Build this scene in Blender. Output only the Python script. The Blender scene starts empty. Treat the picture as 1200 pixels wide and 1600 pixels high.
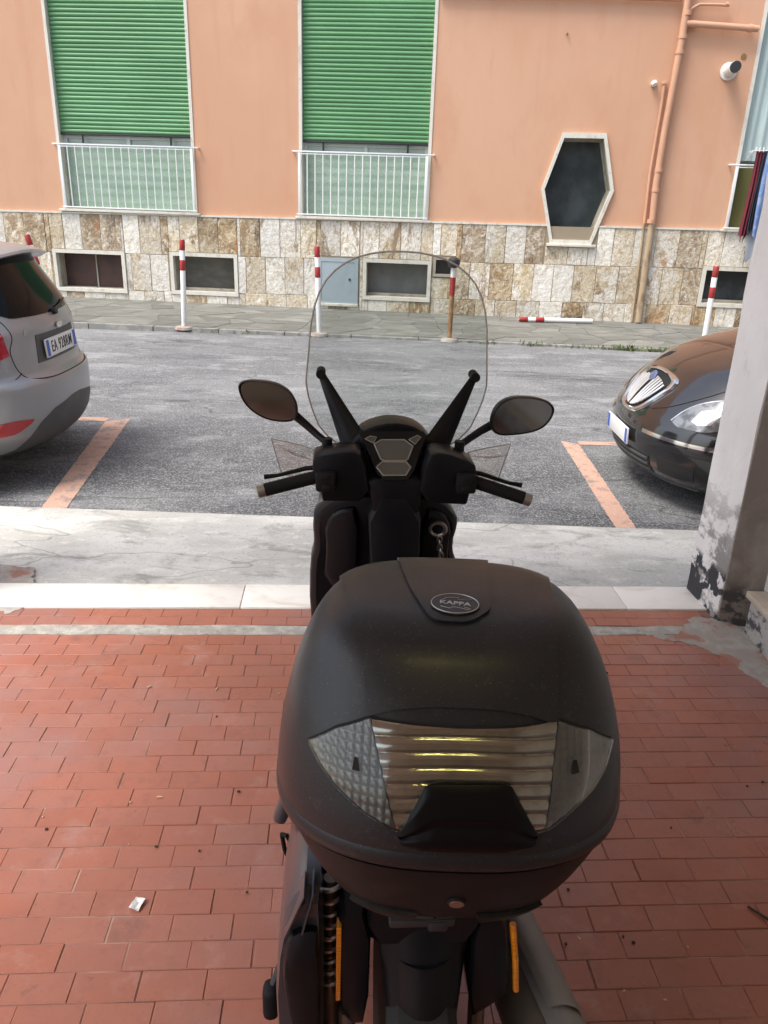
import bpy, bmesh, math, random
import numpy as np
from mathutils import Vector, Matrix
from mathutils.geometry import tessellate_polygon
random.seed(7)
R = math.radians
scene = bpy.context.scene
COL = scene.collection

# ------------------------------------------------------------------ camera
def make_camera():
    th, rho = R(21.5), 0.035
    w = Vector((0, math.cos(th), -math.sin(th)))
    r0 = Vector((1, 0, 0)); d0 = w.cross(r0)
    r = math.cos(rho) * r0 - math.sin(rho) * d0
    d = math.sin(rho) * r0 + math.cos(rho) * d0
    m = Matrix((( r.x, -d.x, -w.x, 0), (r.y, -d.y, -w.y, 0), (r.z, -d.z, -w.z, 1.70), (0, 0, 0, 1)))
    cd = bpy.data.cameras.new('camera'); cd.sensor_fit = 'VERTICAL'; cd.sensor_height = 36; cd.lens = 27.0
    cd.clip_start = 0.02; cd.clip_end = 500
    co = bpy.data.objects.new('camera', cd); COL.objects.link(co); co.matrix_world = m
    scene.camera = co
make_camera()

# ------------------------------------------------------------------ sky, sun, exposure
SUN_EL, SUN_AZ = 60, 242          # azimuth clockwise from +Y
world = bpy.data.worlds.new('World'); scene.world = world; world.use_nodes = True
wn = world.node_tree; bg = wn.nodes['Background']
sky = wn.nodes.new('ShaderNodeTexSky'); sky.sky_type = 'NISHITA'; sky.sun_disc = False
sky.sun_elevation = R(SUN_EL); sky.sun_rotation = R(SUN_AZ); sky.dust_density = 3.0; sky.air_density = 1.0
hs = wn.nodes.new('ShaderNodeHueSaturation'); hs.inputs['Saturation'].default_value = 0.62
wn.links.new(sky.outputs[0], hs.inputs['Color']); wn.links.new(hs.outputs[0], bg.inputs['Color'])
bg.inputs['Strength'].default_value = 0.15
sd = bpy.data.lights.new('sun', 'SUN'); sd.energy = 1.5; sd.angle = R(22); sd.color = (1, .955, .89)
so = bpy.data.objects.new('sun', sd); COL.objects.link(so)
sdir = Vector((math.sin(R(SUN_AZ)) * math.cos(R(SUN_EL)), math.cos(R(SUN_AZ)) * math.cos(R(SUN_EL)), math.sin(R(SUN_EL))))
so.location = (0, 6, 20); so.rotation_euler = sdir.to_track_quat('Z', 'Y').to_euler()
scene.view_settings.view_transform = 'Standard'; scene.view_settings.look = 'None'
scene.view_settings.gamma = 1; scene.view_settings.use_curve_mapping = False
scene.view_settings.exposure = 1.13
try:
    scene.cycles.max_bounces = 10; scene.cycles.transparent_max_bounces = 16; scene.cycles.diffuse_bounces = 6
    scene.cycles.sample_clamp_indirect = 6; scene.cycles.use_denoising = True
except Exception:
    pass

# ------------------------------------------------------------------ materials
def M(name, base, rough=.55, metal=0, coat=0, coat_rough=.05, spec=.5, layers=(), bumps=(), rand=0, objofs=False, rvar=None, trans=0, ior=1.45, alpha=1, aniso=0):
    m = bpy.data.materials.new(name); m.use_nodes = True
    nt = m.node_tree; N = nt.nodes; L = nt.links
    b = N['Principled BSDF']
    I = b.inputs
    I['Roughness'].default_value = rough; I['Metallic'].default_value = metal
    I['Coat Weight'].default_value = coat; I['Coat Roughness'].default_value = coat_rough
    I['Specular IOR Level'].default_value = spec
    I['Transmission Weight'].default_value = trans; I['IOR'].default_value = ior
    I['Base Color'].default_value = (*base, 1)
    geo = N.new('ShaderNodeNewGeometry'); pos = geo.outputs['Position']
    info = None
    if rand or objofs:
        info = N.new('ShaderNodeObjectInfo')
    if objofs:
        mu = N.new('ShaderNodeMath'); mu.operation = 'MULTIPLY'; mu.inputs[1].default_value = 57.0
        L.new(info.outputs['Random'], mu.inputs[0])
        va = N.new('ShaderNodeVectorMath'); va.operation = 'ADD'
        L.new(pos, va.inputs[0]); L.new(mu.outputs[0], va.inputs[1]); pos = va.outputs[0]
    def noise(scale, det=5, ro=.6, dist=0, kind='noise'):
        vm = N.new('ShaderNodeVectorMath'); vm.operation = 'MULTIPLY'
        sc = scale if hasattr(scale, '__len__') else (scale,) * 3
        vm.inputs[1].default_value = sc; L.new(pos, vm.inputs[0])
        if kind == 'crack':
            wv = N.new('ShaderNodeTexNoise'); wv.inputs['Scale'].default_value = 1.7; wv.inputs['Detail'].default_value = 4
            L.new(vm.outputs[0], wv.inputs['Vector'])
            ad = N.new('ShaderNodeVectorMath'); ad.operation = 'ADD'; L.new(vm.outputs[0], ad.inputs[0]); L.new(wv.outputs['Color'], ad.inputs[1])
            t = N.new('ShaderNodeTexVoronoi'); t.feature = 'DISTANCE_TO_EDGE'; t.inputs['Scale'].default_value = 1
            L.new(ad.outputs[0], t.inputs['Vector']); return t.outputs['Distance']
        t = N.new('ShaderNodeTexNoise'); t.inputs['Scale'].default_value = 1; t.inputs['Detail'].default_value = det
        t.inputs['Roughness'].default_value = ro; t.inputs['Distortion'].default_value = dist
        L.new(vm.outputs[0], t.inputs['Vector']); return t.outputs['Fac']
    col = None
    for ly in layers:
        f = noise(ly['s'], ly.get('det', 5), ly.get('ro', .6), ly.get('dist', 0), ly.get('kind', 'noise'))
        mr = N.new('ShaderNodeMapRange'); mr.interpolation_type = 'SMOOTHSTEP'
        mr.inputs['From Min'].default_value = ly['lo']; mr.inputs['From Max'].default_value = ly['hi']
        mr.inputs['To Max'].default_value = ly.get('amt', 1)
        L.new(f, mr.inputs['Value']); fac = mr.outputs[0]
        if 'ylo' in ly:      # a band of the road (parking bays) in which this layer lives
            sx = N.new('ShaderNodeSeparateXYZ'); L.new(geo.outputs['Position'], sx.inputs[0])
            zr = N.new('ShaderNodeMapRange'); zr.interpolation_type = 'SMOOTHSTEP'
            zr.inputs['From Min'].default_value = ly['ylo']; zr.inputs['From Max'].default_value = ly['yhi']
            zr.inputs['To Min'].default_value = 1; zr.inputs['To Max'].default_value = 0
            L.new(sx.outputs['Y'], zr.inputs['Value'])
            mm = N.new('ShaderNodeMath'); mm.operation = 'MULTIPLY'; L.new(fac, mm.inputs[0]); L.new(zr.outputs[0], mm.inputs[1]); fac = mm.outputs[0]
        if 'zlo' in ly:      # a band of height in which this layer lives (dirt, old paint near the floor)
            sx = N.new('ShaderNodeSeparateXYZ'); L.new(geo.outputs['Position'], sx.inputs[0])
            zr = N.new('ShaderNodeMapRange'); zr.interpolation_type = 'SMOOTHSTEP'
            zr.inputs['From Min'].default_value = ly['zlo']; zr.inputs['From Max'].default_value = ly['zhi']
            zr.inputs['To Min'].default_value = 1; zr.inputs['To Max'].default_value = 0
            L.new(sx.outputs['Z'], zr.inputs['Value'])
            mm = N.new('ShaderNodeMath'); mm.operation = 'MULTIPLY'; L.new(fac, mm.inputs[0]); L.new(zr.outputs[0], mm.inputs[1]); fac = mm.outputs[0]
        mx = N.new('ShaderNodeMix'); mx.data_type = 'RGBA'
        if col is None: mx.inputs['A'].default_value = (*base, 1)
        else: L.new(col, mx.inputs['A'])
        mx.inputs['B'].default_value = (*ly['c'], 1); L.new(fac, mx.inputs['Factor'])
        col = mx.outputs['Result']
    if rand:
        h = N.new('ShaderNodeHueSaturation')
        if col is None: h.inputs['Color'].default_value = (*base, 1)
        else: L.new(col, h.inputs['Color'])
        mr = N.new('ShaderNodeMapRange'); mr.inputs['To Min'].default_value = 1 - rand; mr.inputs['To Max'].default_value = 1 + rand
        L.new(info.outputs['Random'], mr.inputs['Value']); L.new(mr.outputs[0], h.inputs['Value'])
        wn_ = N.new('ShaderNodeTexWhiteNoise'); wn_.noise_dimensions = '1D'; L.new(info.outputs['Random'], wn_.inputs['W'])
        m2 = N.new('ShaderNodeMapRange'); m2.inputs['To Min'].default_value = 1 - rand * 1.2; m2.inputs['To Max'].default_value = 1 + rand * .6
        L.new(wn_.outputs['Value'], m2.inputs['Value']); L.new(m2.outputs[0], h.inputs['Saturation'])
        col = h.outputs[0]
    if col is not None: L.new(col, I['Base Color'])
    if rvar:
        f = noise(rvar[0]); mr = N.new('ShaderNodeMapRange')
        mr.inputs['From Min'].default_value = .35; mr.inputs['From Max'].default_value = .65
        mr.inputs['To Min'].default_value = rvar[1]; mr.inputs['To Max'].default_value = rvar[2]
        L.new(f, mr.inputs['Value']); L.new(mr.outputs[0], I['Roughness'])
    last = None
    for bp in bumps:
        f = noise(bp[0], bp[3] if len(bp) > 3 else 4, kind=bp[4] if len(bp) > 4 else 'noise')
        if len(bp) > 4:
            mr = N.new('ShaderNodeMapRange'); mr.inputs['From Max'].default_value = .06; L.new(f, mr.inputs['Value']); f = mr.outputs[0]
        bn = N.new('ShaderNodeBump'); bn.inputs['Strength'].default_value = bp[1]; bn.inputs['Distance'].default_value = bp[2]
        L.new(f, bn.inputs['Height'])
        if last: L.new(last, bn.inputs['Normal'])
        last = bn.outputs[0]
    if last: L.new(last, I['Normal'])
    return m

def clear_mat(name, tint, refl=.5, rough=.03):
    """thin clear sheet: see-through with a Fresnel reflection"""
    m = bpy.data.materials.new(name); m.use_nodes = True
    N = m.node_tree.nodes; L = m.node_tree.links
    N.remove(N['Principled BSDF']); out = N['Material Output']
    tr = N.new('ShaderNodeBsdfTransparent'); tr.inputs[0].default_value = (*tint, 1)
    gl = N.new('ShaderNodeBsdfGlossy'); gl.inputs['Roughness'].default_value = rough
    fr = N.new('ShaderNodeFresnel'); fr.inputs['IOR'].default_value = 1.45
    mu = N.new('ShaderNodeMath'); mu.operation = 'MULTIPLY'; mu.inputs[1].default_value = refl; L.new(fr.outputs[0], mu.inputs[0])
    mx = N.new('ShaderNodeMixShader'); L.new(mu.outputs[0], mx.inputs[0]); L.new(tr.outputs[0], mx.inputs[1]); L.new(gl.outputs[0], mx.inputs[2])
    L.new(mx.outputs[0], out.inputs['Surface'])
    return m

mt = {}
mt['asphalt'] = M('asphalt', (.120, .124, .130), .9, layers=[
    dict(s=(.35, .9, 1), lo=.40, hi=.60, c=(.185, .19, .196), det=7),
    dict(s=(1.3, 2.6, 1), lo=.50, hi=.64, c=(.30, .305, .31), amt=.85, det=9, ro=.72),
    dict(s=(.55, 1.3, 1), lo=.50, hi=.64, c=(.070, .073, .079), amt=.8, det=9, ro=.7, dist=.3),
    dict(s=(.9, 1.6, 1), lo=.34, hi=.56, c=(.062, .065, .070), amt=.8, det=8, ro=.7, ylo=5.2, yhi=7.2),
    dict(s=(11, 17, 1), lo=.50, hi=.66, c=(.29, .295, .30), amt=.5, det=8, ro=.75),
    dict(s=75, lo=.50, hi=.62, c=(.42, .42, .415), amt=.6, det=3, ro=.7),
    dict(s=95, lo=.52, hi=.66, c=(.04, .042, .045), amt=.7, det=3, ro=.7),
    dict(s=(.13, .55, 1), kind='crack', lo=.007, hi=.0, c=(.04, .041, .045), amt=.6)],
    bumps=[(110, .6, .008, 4), (9, .4, .02, 6)])
mt['old_paint'] = M('old_paint', (.52, .325, .245), .85, layers=[
    dict(s=(7, 7, 7), lo=.50, hi=.62, c=(.23, .195, .18), amt=.9, det=8, ro=.75),
    dict(s=60, lo=.5, hi=.7, c=(.70, .47, .36), amt=.6), dict(s=130, lo=.55, hi=.7, c=(.2, .17, .15), amt=.7, det=2)], bumps=[(120, .5, .005, 3)])
mt['concrete'] = M('concrete', (.44, .435, .405), .88, layers=[
    dict(s=(1.1, 2.2, 1), lo=.40, hi=.60, c=(.57, .565, .53), det=7),
    dict(s=(2.5, 5, 1), lo=.50, hi=.66, c=(.255, .25, .23), amt=.8, det=9, ro=.72, dist=.6),
    dict(s=(9, 14, 1), lo=.52, hi=.66, c=(.65, .64, .60), amt=.6, det=7, ro=.7),
    dict(s=70, lo=.54, hi=.70, c=(.24, .24, .23), amt=.5, det=3),
    dict(s=(.33, .7, 1), kind='crack', lo=.006, hi=0, c=(.2, .195, .18), amt=.6)],
    bumps=[(45, .35, .004, 4), (6, .35, .014, 6)])
mt['seam'] = M('cement_seam', (.34, .32, .28), .85, layers=[dict(s=18, lo=.42, hi=.65, c=(.46, .44, .39), det=7), dict(s=40, lo=.55, hi=.7, c=(.17, .16, .14), amt=.7)], bumps=[(60, .5, .006, 5)])
mt['mortar'] = M('mortar_smear', (.33, .30, .265), .9, layers=[dict(s=14, lo=.42, hi=.66, c=(.42, .40, .36), det=7), dict(s=7, lo=.52, hi=.62, c=(.32, .135, .09), amt=.85, det=7)], bumps=[(50, .5, .006, 5)])
mt['grout'] = M('grout', (.235, .115, .088), .92, layers=[dict(s=3, lo=.48, hi=.62, c=(.135, .07, .056), det=6), dict(s=(1.7, 1.7, 1), lo=.52, hi=.62, c=(.37, .25, .19), det=5)])
mt['tile'] = M('terracotta_tile', (.315, .118, .076), .5, rand=.04, layers=[
    dict(s=1.3, lo=.40, hi=.66, c=(.385, .140, .088), det=5), dict(s=(22, 22, 22), lo=.5, hi=.72, c=(.28, .105, .075), amt=.7, det=6),
    dict(s=(5, 5, 5), lo=.54, hi=.70, c=(.40, .235, .195), amt=.5, det=8, ro=.7), dict(s=(.9, 1.2, 1), lo=.46, hi=.66, c=(.31, .165, .145), amt=.8, det=6), dict(s=(2.6, 2.6, 1), lo=.56, hi=.68, c=(.175, .085, .066), amt=.6, det=9, ro=.72), dict(s=(16, 16, 1), lo=.60, hi=.68, c=(.15, .08, .062), amt=.5, det=7, ro=.75), dict(s=170, lo=.60, hi=.72, c=(.2, .08, .06), amt=.5, det=2)],
    bumps=[(55, .12, .002, 4), (7, .10, .006, 3)], rvar=(3, .26, .44))
mt['marble'] = M('marble', (.82, .795, .73), .5, rand=.04, layers=[dict(s=(3, 6, 3), lo=.48, hi=.72, c=(.60, .53, .43), det=8, dist=1.0, amt=.8), dict(s=(1.3, 1.3, 1), lo=.56, hi=.75, c=(.45, .40, .33), amt=.6, det=7)], bumps=[(30, .1, .003, 4)])
mt['pavement'] = M('paving_stone', (.150, .151, .130), .85, rand=.16, objofs=True, layers=[
    dict(s=(1.4, 3.5, 1), lo=.42, hi=.66, c=(.21, .208, .185), det=7, dist=.7), dict(s=(2.5, 6, 1), lo=.55, hi=.68, c=(.11, .112, .10), amt=.8, det=7), dict(s=60, lo=.5, hi=.7, c=(.25, .247, .225), amt=.45)],
    bumps=[(25, .35, .012, 5), (110, .3, .004, 3)])
mt['kerb'] = M('kerb_stone', (.22, .22, .205), .88, layers=[dict(s=6, lo=.45, hi=.65, c=(.31, .305, .28), det=7), dict(s=4, lo=.55, hi=.68, c=(.10, .11, .08), amt=.8)], bumps=[(30, .4, .01, 5)])
mt['joint_dirt'] = M('joint_dirt', (.135, .134, .115), .95, layers=[dict(s=7, lo=.5, hi=.65, c=(.12, .14, .07), det=5)])
mt['earth'] = M('ground', (.16, .155, .14), .95, layers=[dict(s=.4, lo=.4, hi=.6, c=(.2, .19, .17))])
mt['stucco'] = M('orange_stucco', (.575, .325, .205), .92, layers=[
    dict(s=(.35, .35, .25), lo=.40, hi=.65, c=(.61, .365, .24), det=5), dict(s=(.9, .9, .5), lo=.52, hi=.72, c=(.54, .275, .165), amt=.55, det=6),
    dict(s=(5, 5, 1.0), lo=.58, hi=.74, c=(.53, .27, .165), amt=.35, det=6),
    dict(s=(3.5, 3.5, .22), lo=.54, hi=.70, c=(.55, .29, .185), amt=.45, det=6)], bumps=[(90, .25, .004, 3), (5, .2, .01, 4), (1.5, .15, .02, 3)])
mt['stucco_pipe'] = M('orange_pipe_paint', (.56, .31, .195), .7, layers=[dict(s=(6, 6, 2), lo=.5, hi=.7, c=(.49, .265, .165), det=5)])
mt['rust_pipe'] = M('bare_pipe', (.40, .30, .19), .7, layers=[dict(s=(9, 9, 3), lo=.48, hi=.66, c=(.25, .17, .11), det=7)])
mt['travertine'] = M('stone_slab', (.60, .51, .36), .62, rand=.14, objofs=True, layers=[
    dict(s=(.8, .8, .5), lo=.44, hi=.58, c=(.70, .665, .585), det=4),
    dict(s=(6, 6, 4.5), lo=.47, hi=.60, c=(.46, .355, .205), amt=.8, det=9, ro=.72, dist=1.8),
    dict(s=(10, 10, 8), lo=.52, hi=.60, c=(.76, .73, .66), amt=.7, det=8, ro=.7, dist=1.5),
    dict(s=(1.4, 1.4, .45), lo=.545, hi=.60, c=(.235, .15, .075), amt=.85, det=10, ro=.80, dist=1.6),
    dict(s=(.9, .9, .3), lo=.60, hi=.66, c=(.44, .21, .08), amt=.8, det=8, ro=.7, dist=1.0),
    dict(s=(11, 11, 6), kind='crack', lo=.05, hi=.0, c=(.27, .19, .11), amt=.55),
    dict(s=26, lo=.55, hi=.66, c=(.20, .135, .08), amt=.6, det=7, ro=.75)],
    bumps=[(11, .8, .03, 7), (45, .4, .01, 4)])
mt['travertine_white'] = M('white_stone_slab', (.70, .665, .585), .6, rand=.10, objofs=True, layers=[
    dict(s=(6, 6, 4.5), lo=.50, hi=.63, c=(.52, .43, .29), amt=.7, det=9, ro=.72, dist=1.8),
    dict(s=(9, 9, 7), lo=.50, hi=.60, c=(.80, .78, .72), amt=.8, det=8, ro=.7, dist=1.5),
    dict(s=(1.8, 1.8, .6), lo=.58, hi=.63, c=(.26, .18, .10), amt=.8, det=10, ro=.80, dist=1.6),
    dict(s=(11, 11, 6), kind='crack', lo=.04, hi=.0, c=(.36, .28, .19), amt=.5)], bumps=[(11, .8, .03, 7), (45, .4, .01, 4)])
mt['travertine_brown'] = M('stained_stone_slab', (.50, .40, .26), .65, rand=.16, objofs=True, layers=[
    dict(s=(3, 3, 1.6), lo=.42, hi=.56, c=(.30, .195, .10), amt=.9, det=10, ro=.75, dist=1.6),
    dict(s=(8, 8, 6), lo=.50, hi=.60, c=(.68, .62, .50), amt=.75, det=9, ro=.72, dist=1.5),
    dict(s=(1.3, 1.3, .5), lo=.52, hi=.60, c=(.13, .085, .048), amt=.85, det=10, ro=.80, dist=1.6),
    dict(s=(1.0, 1.0, .4), lo=.58, hi=.64, c=(.42, .19, .07), amt=.8, det=8, ro=.7, dist=1.0)], bumps=[(11, .9, .035, 7), (45, .4, .01, 4)])
mt['cladding_back'] = M('cladding_mortar', (.30, .245, .17), .95, layers=[dict(s=8, lo=.45, hi=.6, c=(.30, .25, .18))])
mt['stone_trim'] = M('stone_trim', (.66, .63, .55), .6, layers=[dict(s=(9, 9, 4), lo=.50, hi=.7, c=(.48, .43, .34), det=7, amt=.7), dict(s=16, lo=.62, hi=.72, c=(.28, .24, .17), amt=.6, det=7)], bumps=[(30, .2, .005, 5)])
mt['reveal'] = M('window_reveal', (.40, .37, .30), .8, layers=[dict(s=(5, 5, 3), lo=.45, hi=.65, c=(.28, .25, .19), det=7)])
mt['white_iron'] = M('white_railing_paint', (.74, .75, .74), .5, layers=[dict(s=20, lo=.6, hi=.75, c=(.5, .45, .38), amt=.5)])
mt['shutter'] = M('green_shutter', (.105, .265, .115), .45, layers=[dict(s=(.8, .8, 1.2), lo=.4, hi=.68, c=(.125, .31, .14), det=4), dict(s=(3, 3, 25), lo=.55, hi=.75, c=(.08, .20, .09), amt=.5)])
mt['dark_metal'] = M('dark_metal', (.025, .028, .028), .5)
mt['green_curtain'] = M('pale_green_screen', (.31, .42, .325), .75, layers=[dict(s=(1.5, 1.5, 8), lo=.4, hi=.65, c=(.37, .48, .385)), dict(s=(60, 60, 60), lo=.45, hi=.6, c=(.20, .30, .22), amt=.5)], coat=.35, coat_rough=.2)
mt['white_curtain'] = M('pale_curtain', (.46, .56, .54), .85, layers=[dict(s=(9, 9, .6), lo=.45, hi=.65, c=(.34, .44, .43))])
mt['pale_glass'] = M('window_glass', (.50, .60, .545), .2, coat=.6, layers=[dict(s=(2, 2, 2), lo=.4, hi=.6, c=(.42, .50, .46))])
mt['white_frame'] = M('white_window_frame', (.62, .68, .65), .45)
mt['dark_glass'] = M('dark_glass', (.035, .042, .045), .25, spec=.6, layers=[dict(s=(3, 3, 2), lo=.42, hi=.65, c=(.07, .08, .08), det=6)])
mt['painted_reflection_glass'] = M('painted_reflection_glass', (.15, .155, .15), .2, spec=.6, layers=[dict(s=(3, 3, 2), lo=.42, hi=.65, c=(.19, .195, .19), det=6)])  # lighter pane: the reflection of a wall is put into its colour
mt['dull_glass'] = M('dull_glass', (.075, .072, .058), .22, spec=.6, layers=[dict(s=(3, 3, 6), lo=.42, hi=.65, c=(.11, .105, .085), det=6)])
mt['hex_glass'] = M('hexagon_glass', (.030, .040, .043), .32, spec=.5, layers=[dict(s=(2.5, 2.5, 1.6), lo=.40, hi=.65, c=(.062, .078, .08), det=5)], bumps=[(60, .15, .004, 3)])
mt['brown_panel'] = M('brown_panel', (.075, .035, .026), .5, layers=[dict(s=4, lo=.45, hi=.6, c=(.055, .03, .025))])
mt['olive_panel'] = M('olive_glass', (.16, .15, .055), .4)
mt['grey_door'] = M('pale_blue_metal', (.33, .39, .42), .45, layers=[dict(s=(3, 3, 2), lo=.5, hi=.7, c=(.28, .34, .37), det=6)])
mt['white_plastic'] = M('white_plastic', (.72, .71, .66), .5, layers=[dict(s=20, lo=.55, hi=.7, c=(.5, .46, .4), amt=.6)])
mt['plaster'] = M('grey_plaster', (.78, .765, .735), .9, layers=[
    dict(s=(3, 3, 2), lo=.42, hi=.62, c=(.84, .825, .80), det=7),
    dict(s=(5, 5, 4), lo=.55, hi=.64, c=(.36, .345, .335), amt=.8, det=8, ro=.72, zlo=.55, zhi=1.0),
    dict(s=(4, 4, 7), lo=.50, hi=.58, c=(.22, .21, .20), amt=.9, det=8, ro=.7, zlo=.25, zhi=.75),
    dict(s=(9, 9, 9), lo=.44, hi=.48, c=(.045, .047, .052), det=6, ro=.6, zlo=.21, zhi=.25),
    dict(s=(14, 14, 5), lo=.60, hi=.70, c=(.66, .65, .63), amt=.7, det=7)], bumps=[(30, .35, .008, 6), (6, .3, .015, 5)])
mt['plaster_shaded'] = M('worn_plaster_with_shade', (.30, .275, .25), .9, layers=[  # worn plaster, darkened further by the face's shade put into the colour
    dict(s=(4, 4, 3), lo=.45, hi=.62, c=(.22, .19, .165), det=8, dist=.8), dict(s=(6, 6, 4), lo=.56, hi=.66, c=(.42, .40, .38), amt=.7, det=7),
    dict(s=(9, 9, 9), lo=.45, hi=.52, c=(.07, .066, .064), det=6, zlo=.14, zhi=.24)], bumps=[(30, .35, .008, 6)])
mt['wall_white'] = M('inner_wall_paint', (.58, .56, .52), .9, layers=[dict(s=3, lo=.45, hi=.65, c=(.50, .48, .44), det=6)], bumps=[(30, .2, .005, 4)])
mt['wall_brown'] = M('brown_plaster', (.30, .235, .19), .9, layers=[dict(s=.8, lo=.4, hi=.6, c=(.26, .2, .16), det=6)])
mt['wall_yellow'] = M('back_wall_paint', (.50, .45, .36), .85, layers=[dict(s=2, lo=.45, hi=.65, c=(.44, .40, .32), det=5)])
mt['lamp_glow'] = M('lamp_glow', (.8, .7, .4), .5)
_b = mt['lamp_glow'].node_tree.nodes['Principled BSDF']; _b.inputs['Emission Color'].default_value = (1, .90, .27, 1); _b.inputs['Emission Strength'].default_value = 19
mt['ceiling'] = M('ceiling_paint', (.70, .68, .64), .9, layers=[dict(s=2, lo=.45, hi=.65, c=(.63, .61, .57))])
mt['beige_marble'] = M('beige_ledge', (.56, .48, .38), .45, layers=[dict(s=(7, 7, 7), lo=.45, hi=.65, c=(.48, .40, .31), det=7, dist=1)])
mt['ledge_face'] = M('ledge_face', (.40, .39, .37), .9, layers=[dict(s=(8, 8, 12), lo=.48, hi=.56, c=(.07, .07, .075), det=7, ro=.7), dict(s=20, lo=.5, hi=.7, c=(.5, .48, .45), amt=.6)], bumps=[(35, .4, .008, 6)])
mt['bol_white'] = M('bollard_white', (.76, .75, .73), .5, layers=[dict(s=(9, 9, 4), lo=.56, hi=.72, c=(.52, .47, .42), amt=.6, det=7)])
mt['bol_red'] = M('bollard_red', (.36, .035, .035), .5, layers=[dict(s=12, lo=.5, hi=.7, c=(.28, .05, .045), det=6)])
mt['rust'] = M('rust', (.27, .145, .062), .85, layers=[dict(s=(18, 18, 6), lo=.45, hi=.62, c=(.42, .27, .14), det=7), dict(s=30, lo=.6, hi=.7, c=(.12, .06, .035), amt=.8)], bumps=[(50, .3, .004, 4)])
# vehicles
mt['silver'] = M('silver_paint', (.285, .292, .305), .36, metal=.25, coat=.6, coat_rough=.08, layers=[dict(s=900, lo=.4, hi=.6, c=(.32, .327, .34), det=1)])
mt['black_paint'] = M('black_car_paint', (.007, .006, .007), .22, coat=1, coat_rough=.02, spec=.6, layers=[dict(s=(6, 6, 6), lo=.55, hi=.75, c=(.03, .027, .026), amt=.5, det=6)])
mt['car_glass'] = M('car_glass', (.005, .007, .008), .10, spec=.12)
mt['black_trim'] = M('black_trim', (.022, .022, .024), .5)
mt['grey_trim'] = M('grey_bumper_plastic', (.075, .076, .078), .55, layers=[dict(s=5, lo=.5, hi=.7, c=(.10, .098, .094), det=6)])
mt['chrome'] = M('chrome', (.72, .72, .73), .12, metal=1)
mt['red_lens'] = M('red_lamp_lens', (.38, .008, .012), .12, coat=1, spec=.6)
mt['bar_metal'] = M('grille_bar_metal', (.78, .78, .80), .32, metal=.6)
mt['lamp_clear'] = M('headlamp_lens', (.22, .23, .24), .12, metal=.3, coat=1, layers=[dict(s=(9, 9, 9), lo=.45, hi=.58, c=(.08, .085, .09), det=3)])
mt['plate'] = M('plate_white', (.78, .78, .76), .35)
mt['plate_blue'] = M('plate_blue', (.02, .10, .50), .4)
mt['badge_blue'] = M('badge_blue_grey', (.16, .21, .36), .25, metal=.5)
mt['letter_black'] = M('plate_letters', (.012, .012, .014), .5)
mt['tyre'] = M('tyre', (.02, .02, .021), .8)
mt['alloy'] = M('alloy', (.45, .45, .46), .35, metal=.8)
mt['seam_black'] = M('panel_gap', (.008, .008, .008), .8)
# scooter
mt['plastic'] = M('black_scooter_plastic', (.0062, .0070, .0092), .38, spec=.22, layers=[dict(s=6, lo=.5, hi=.7, c=(.010, .0105, .012), det=6)], bumps=[(350, .06, .001, 2)])
mt['gloss'] = M('scooter_gloss_grey', (.036, .042, .052), .28, spec=.5, coat=.4, coat_rough=.15, layers=[dict(s=9, lo=.5, hi=.7, c=(.042, .047, .055), det=6)])
mt['box_plastic'] = M('box_matt_black', (.0108, .0122, .0148), .38, spec=.42, coat=.12, coat_rough=.25, layers=[dict(s=5, lo=.45, hi=.7, c=(.0140, .0148, .0165), det=7, amt=.8), dict(s=60, lo=.60, hi=.72, c=(.04, .038, .036), amt=.45), dict(s=420, lo=.66, hi=.72, c=(.16, .15, .14), amt=.5, det=2)], bumps=[(700, .16, .001, 2)], rvar=(4, .34, .48))
mt['box_base'] = M('box_base_black', (.0065, .0066, .0072), .48, spec=.3, layers=[dict(s=6, lo=.5, hi=.7, c=(.02, .018, .017))], bumps=[(600, .12, .001, 2)])
mt['handle_black'] = M('latch_black', (.003, .003, .0035), .35, spec=.2)
mt['rubber'] = M('rubber', (.009, .009, .010), .7, spec=.25)
mt['reflector'] = M('lens_silver', (.56, .55, .51), .12, metal=.85, coat=.5, coat_rough=.08, layers=[dict(s=18, lo=.5, hi=.7, c=(.42, .41, .38), det=4)])
mt['reflector_side'] = M('lens_side_grey', (.20, .203, .20), .30, metal=.4, coat=.6, coat_rough=.1, layers=[dict(s=25, lo=.5, hi=.72, c=(.13, .13, .125), det=5)])
mt['badge'] = M('badge_black', (.012, .012, .013), .3)
mt['badge_silver'] = M('badge_silver', (.42, .41, .41), .35, metal=.6)
mt['lock_steel'] = M('lock_face', (.33, .20, .165), .4, metal=.7)
mt['amber'] = M('amber_reflector', (.80, .29, .01), .25, coat=.8, layers=[dict(s=(1, 1, 420), lo=.45, hi=.55, c=(.62, .19, .004), det=0)])
mt['spring_steel'] = M('spring_steel', (.60, .61, .63), .3, metal=.9)
mt['shock_metal'] = M('shock_metal', (.20, .17, .14), .45, metal=.6)
mt['muffler'] = M('muffler_grey', (.20, .19, .175), .5, metal=.35, layers=[dict(s=7, lo=.45, hi=.7, c=(.165, .155, .14), det=6)])
mt['mirror'] = M('mirror_glass', (.27, .28, .28), .06, metal=1)
mt['lcd'] = M('instrument_glass', (.085, .085, .077), .25, spec=.5)
mt['lcd_trim'] = M('instrument_trim', (.26, .26, .25), .4, metal=.4)
mt['bar_end'] = M('bar_end_metal', (.34, .34, .32), .38, metal=.8)
mt['seat'] = M('seat_vinyl', (.016, .016, .017), .55, bumps=[(250, .15, .002, 2)])
mt['screen'] = clear_mat('clear_screen', (.90, .915, .91), .8)
mt['guard'] = clear_mat('clear_guard', (.90, .88, .86), .9)
mt['lens_clear'] = clear_mat('lens_clear', (.88, .885, .87), .7)
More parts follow.
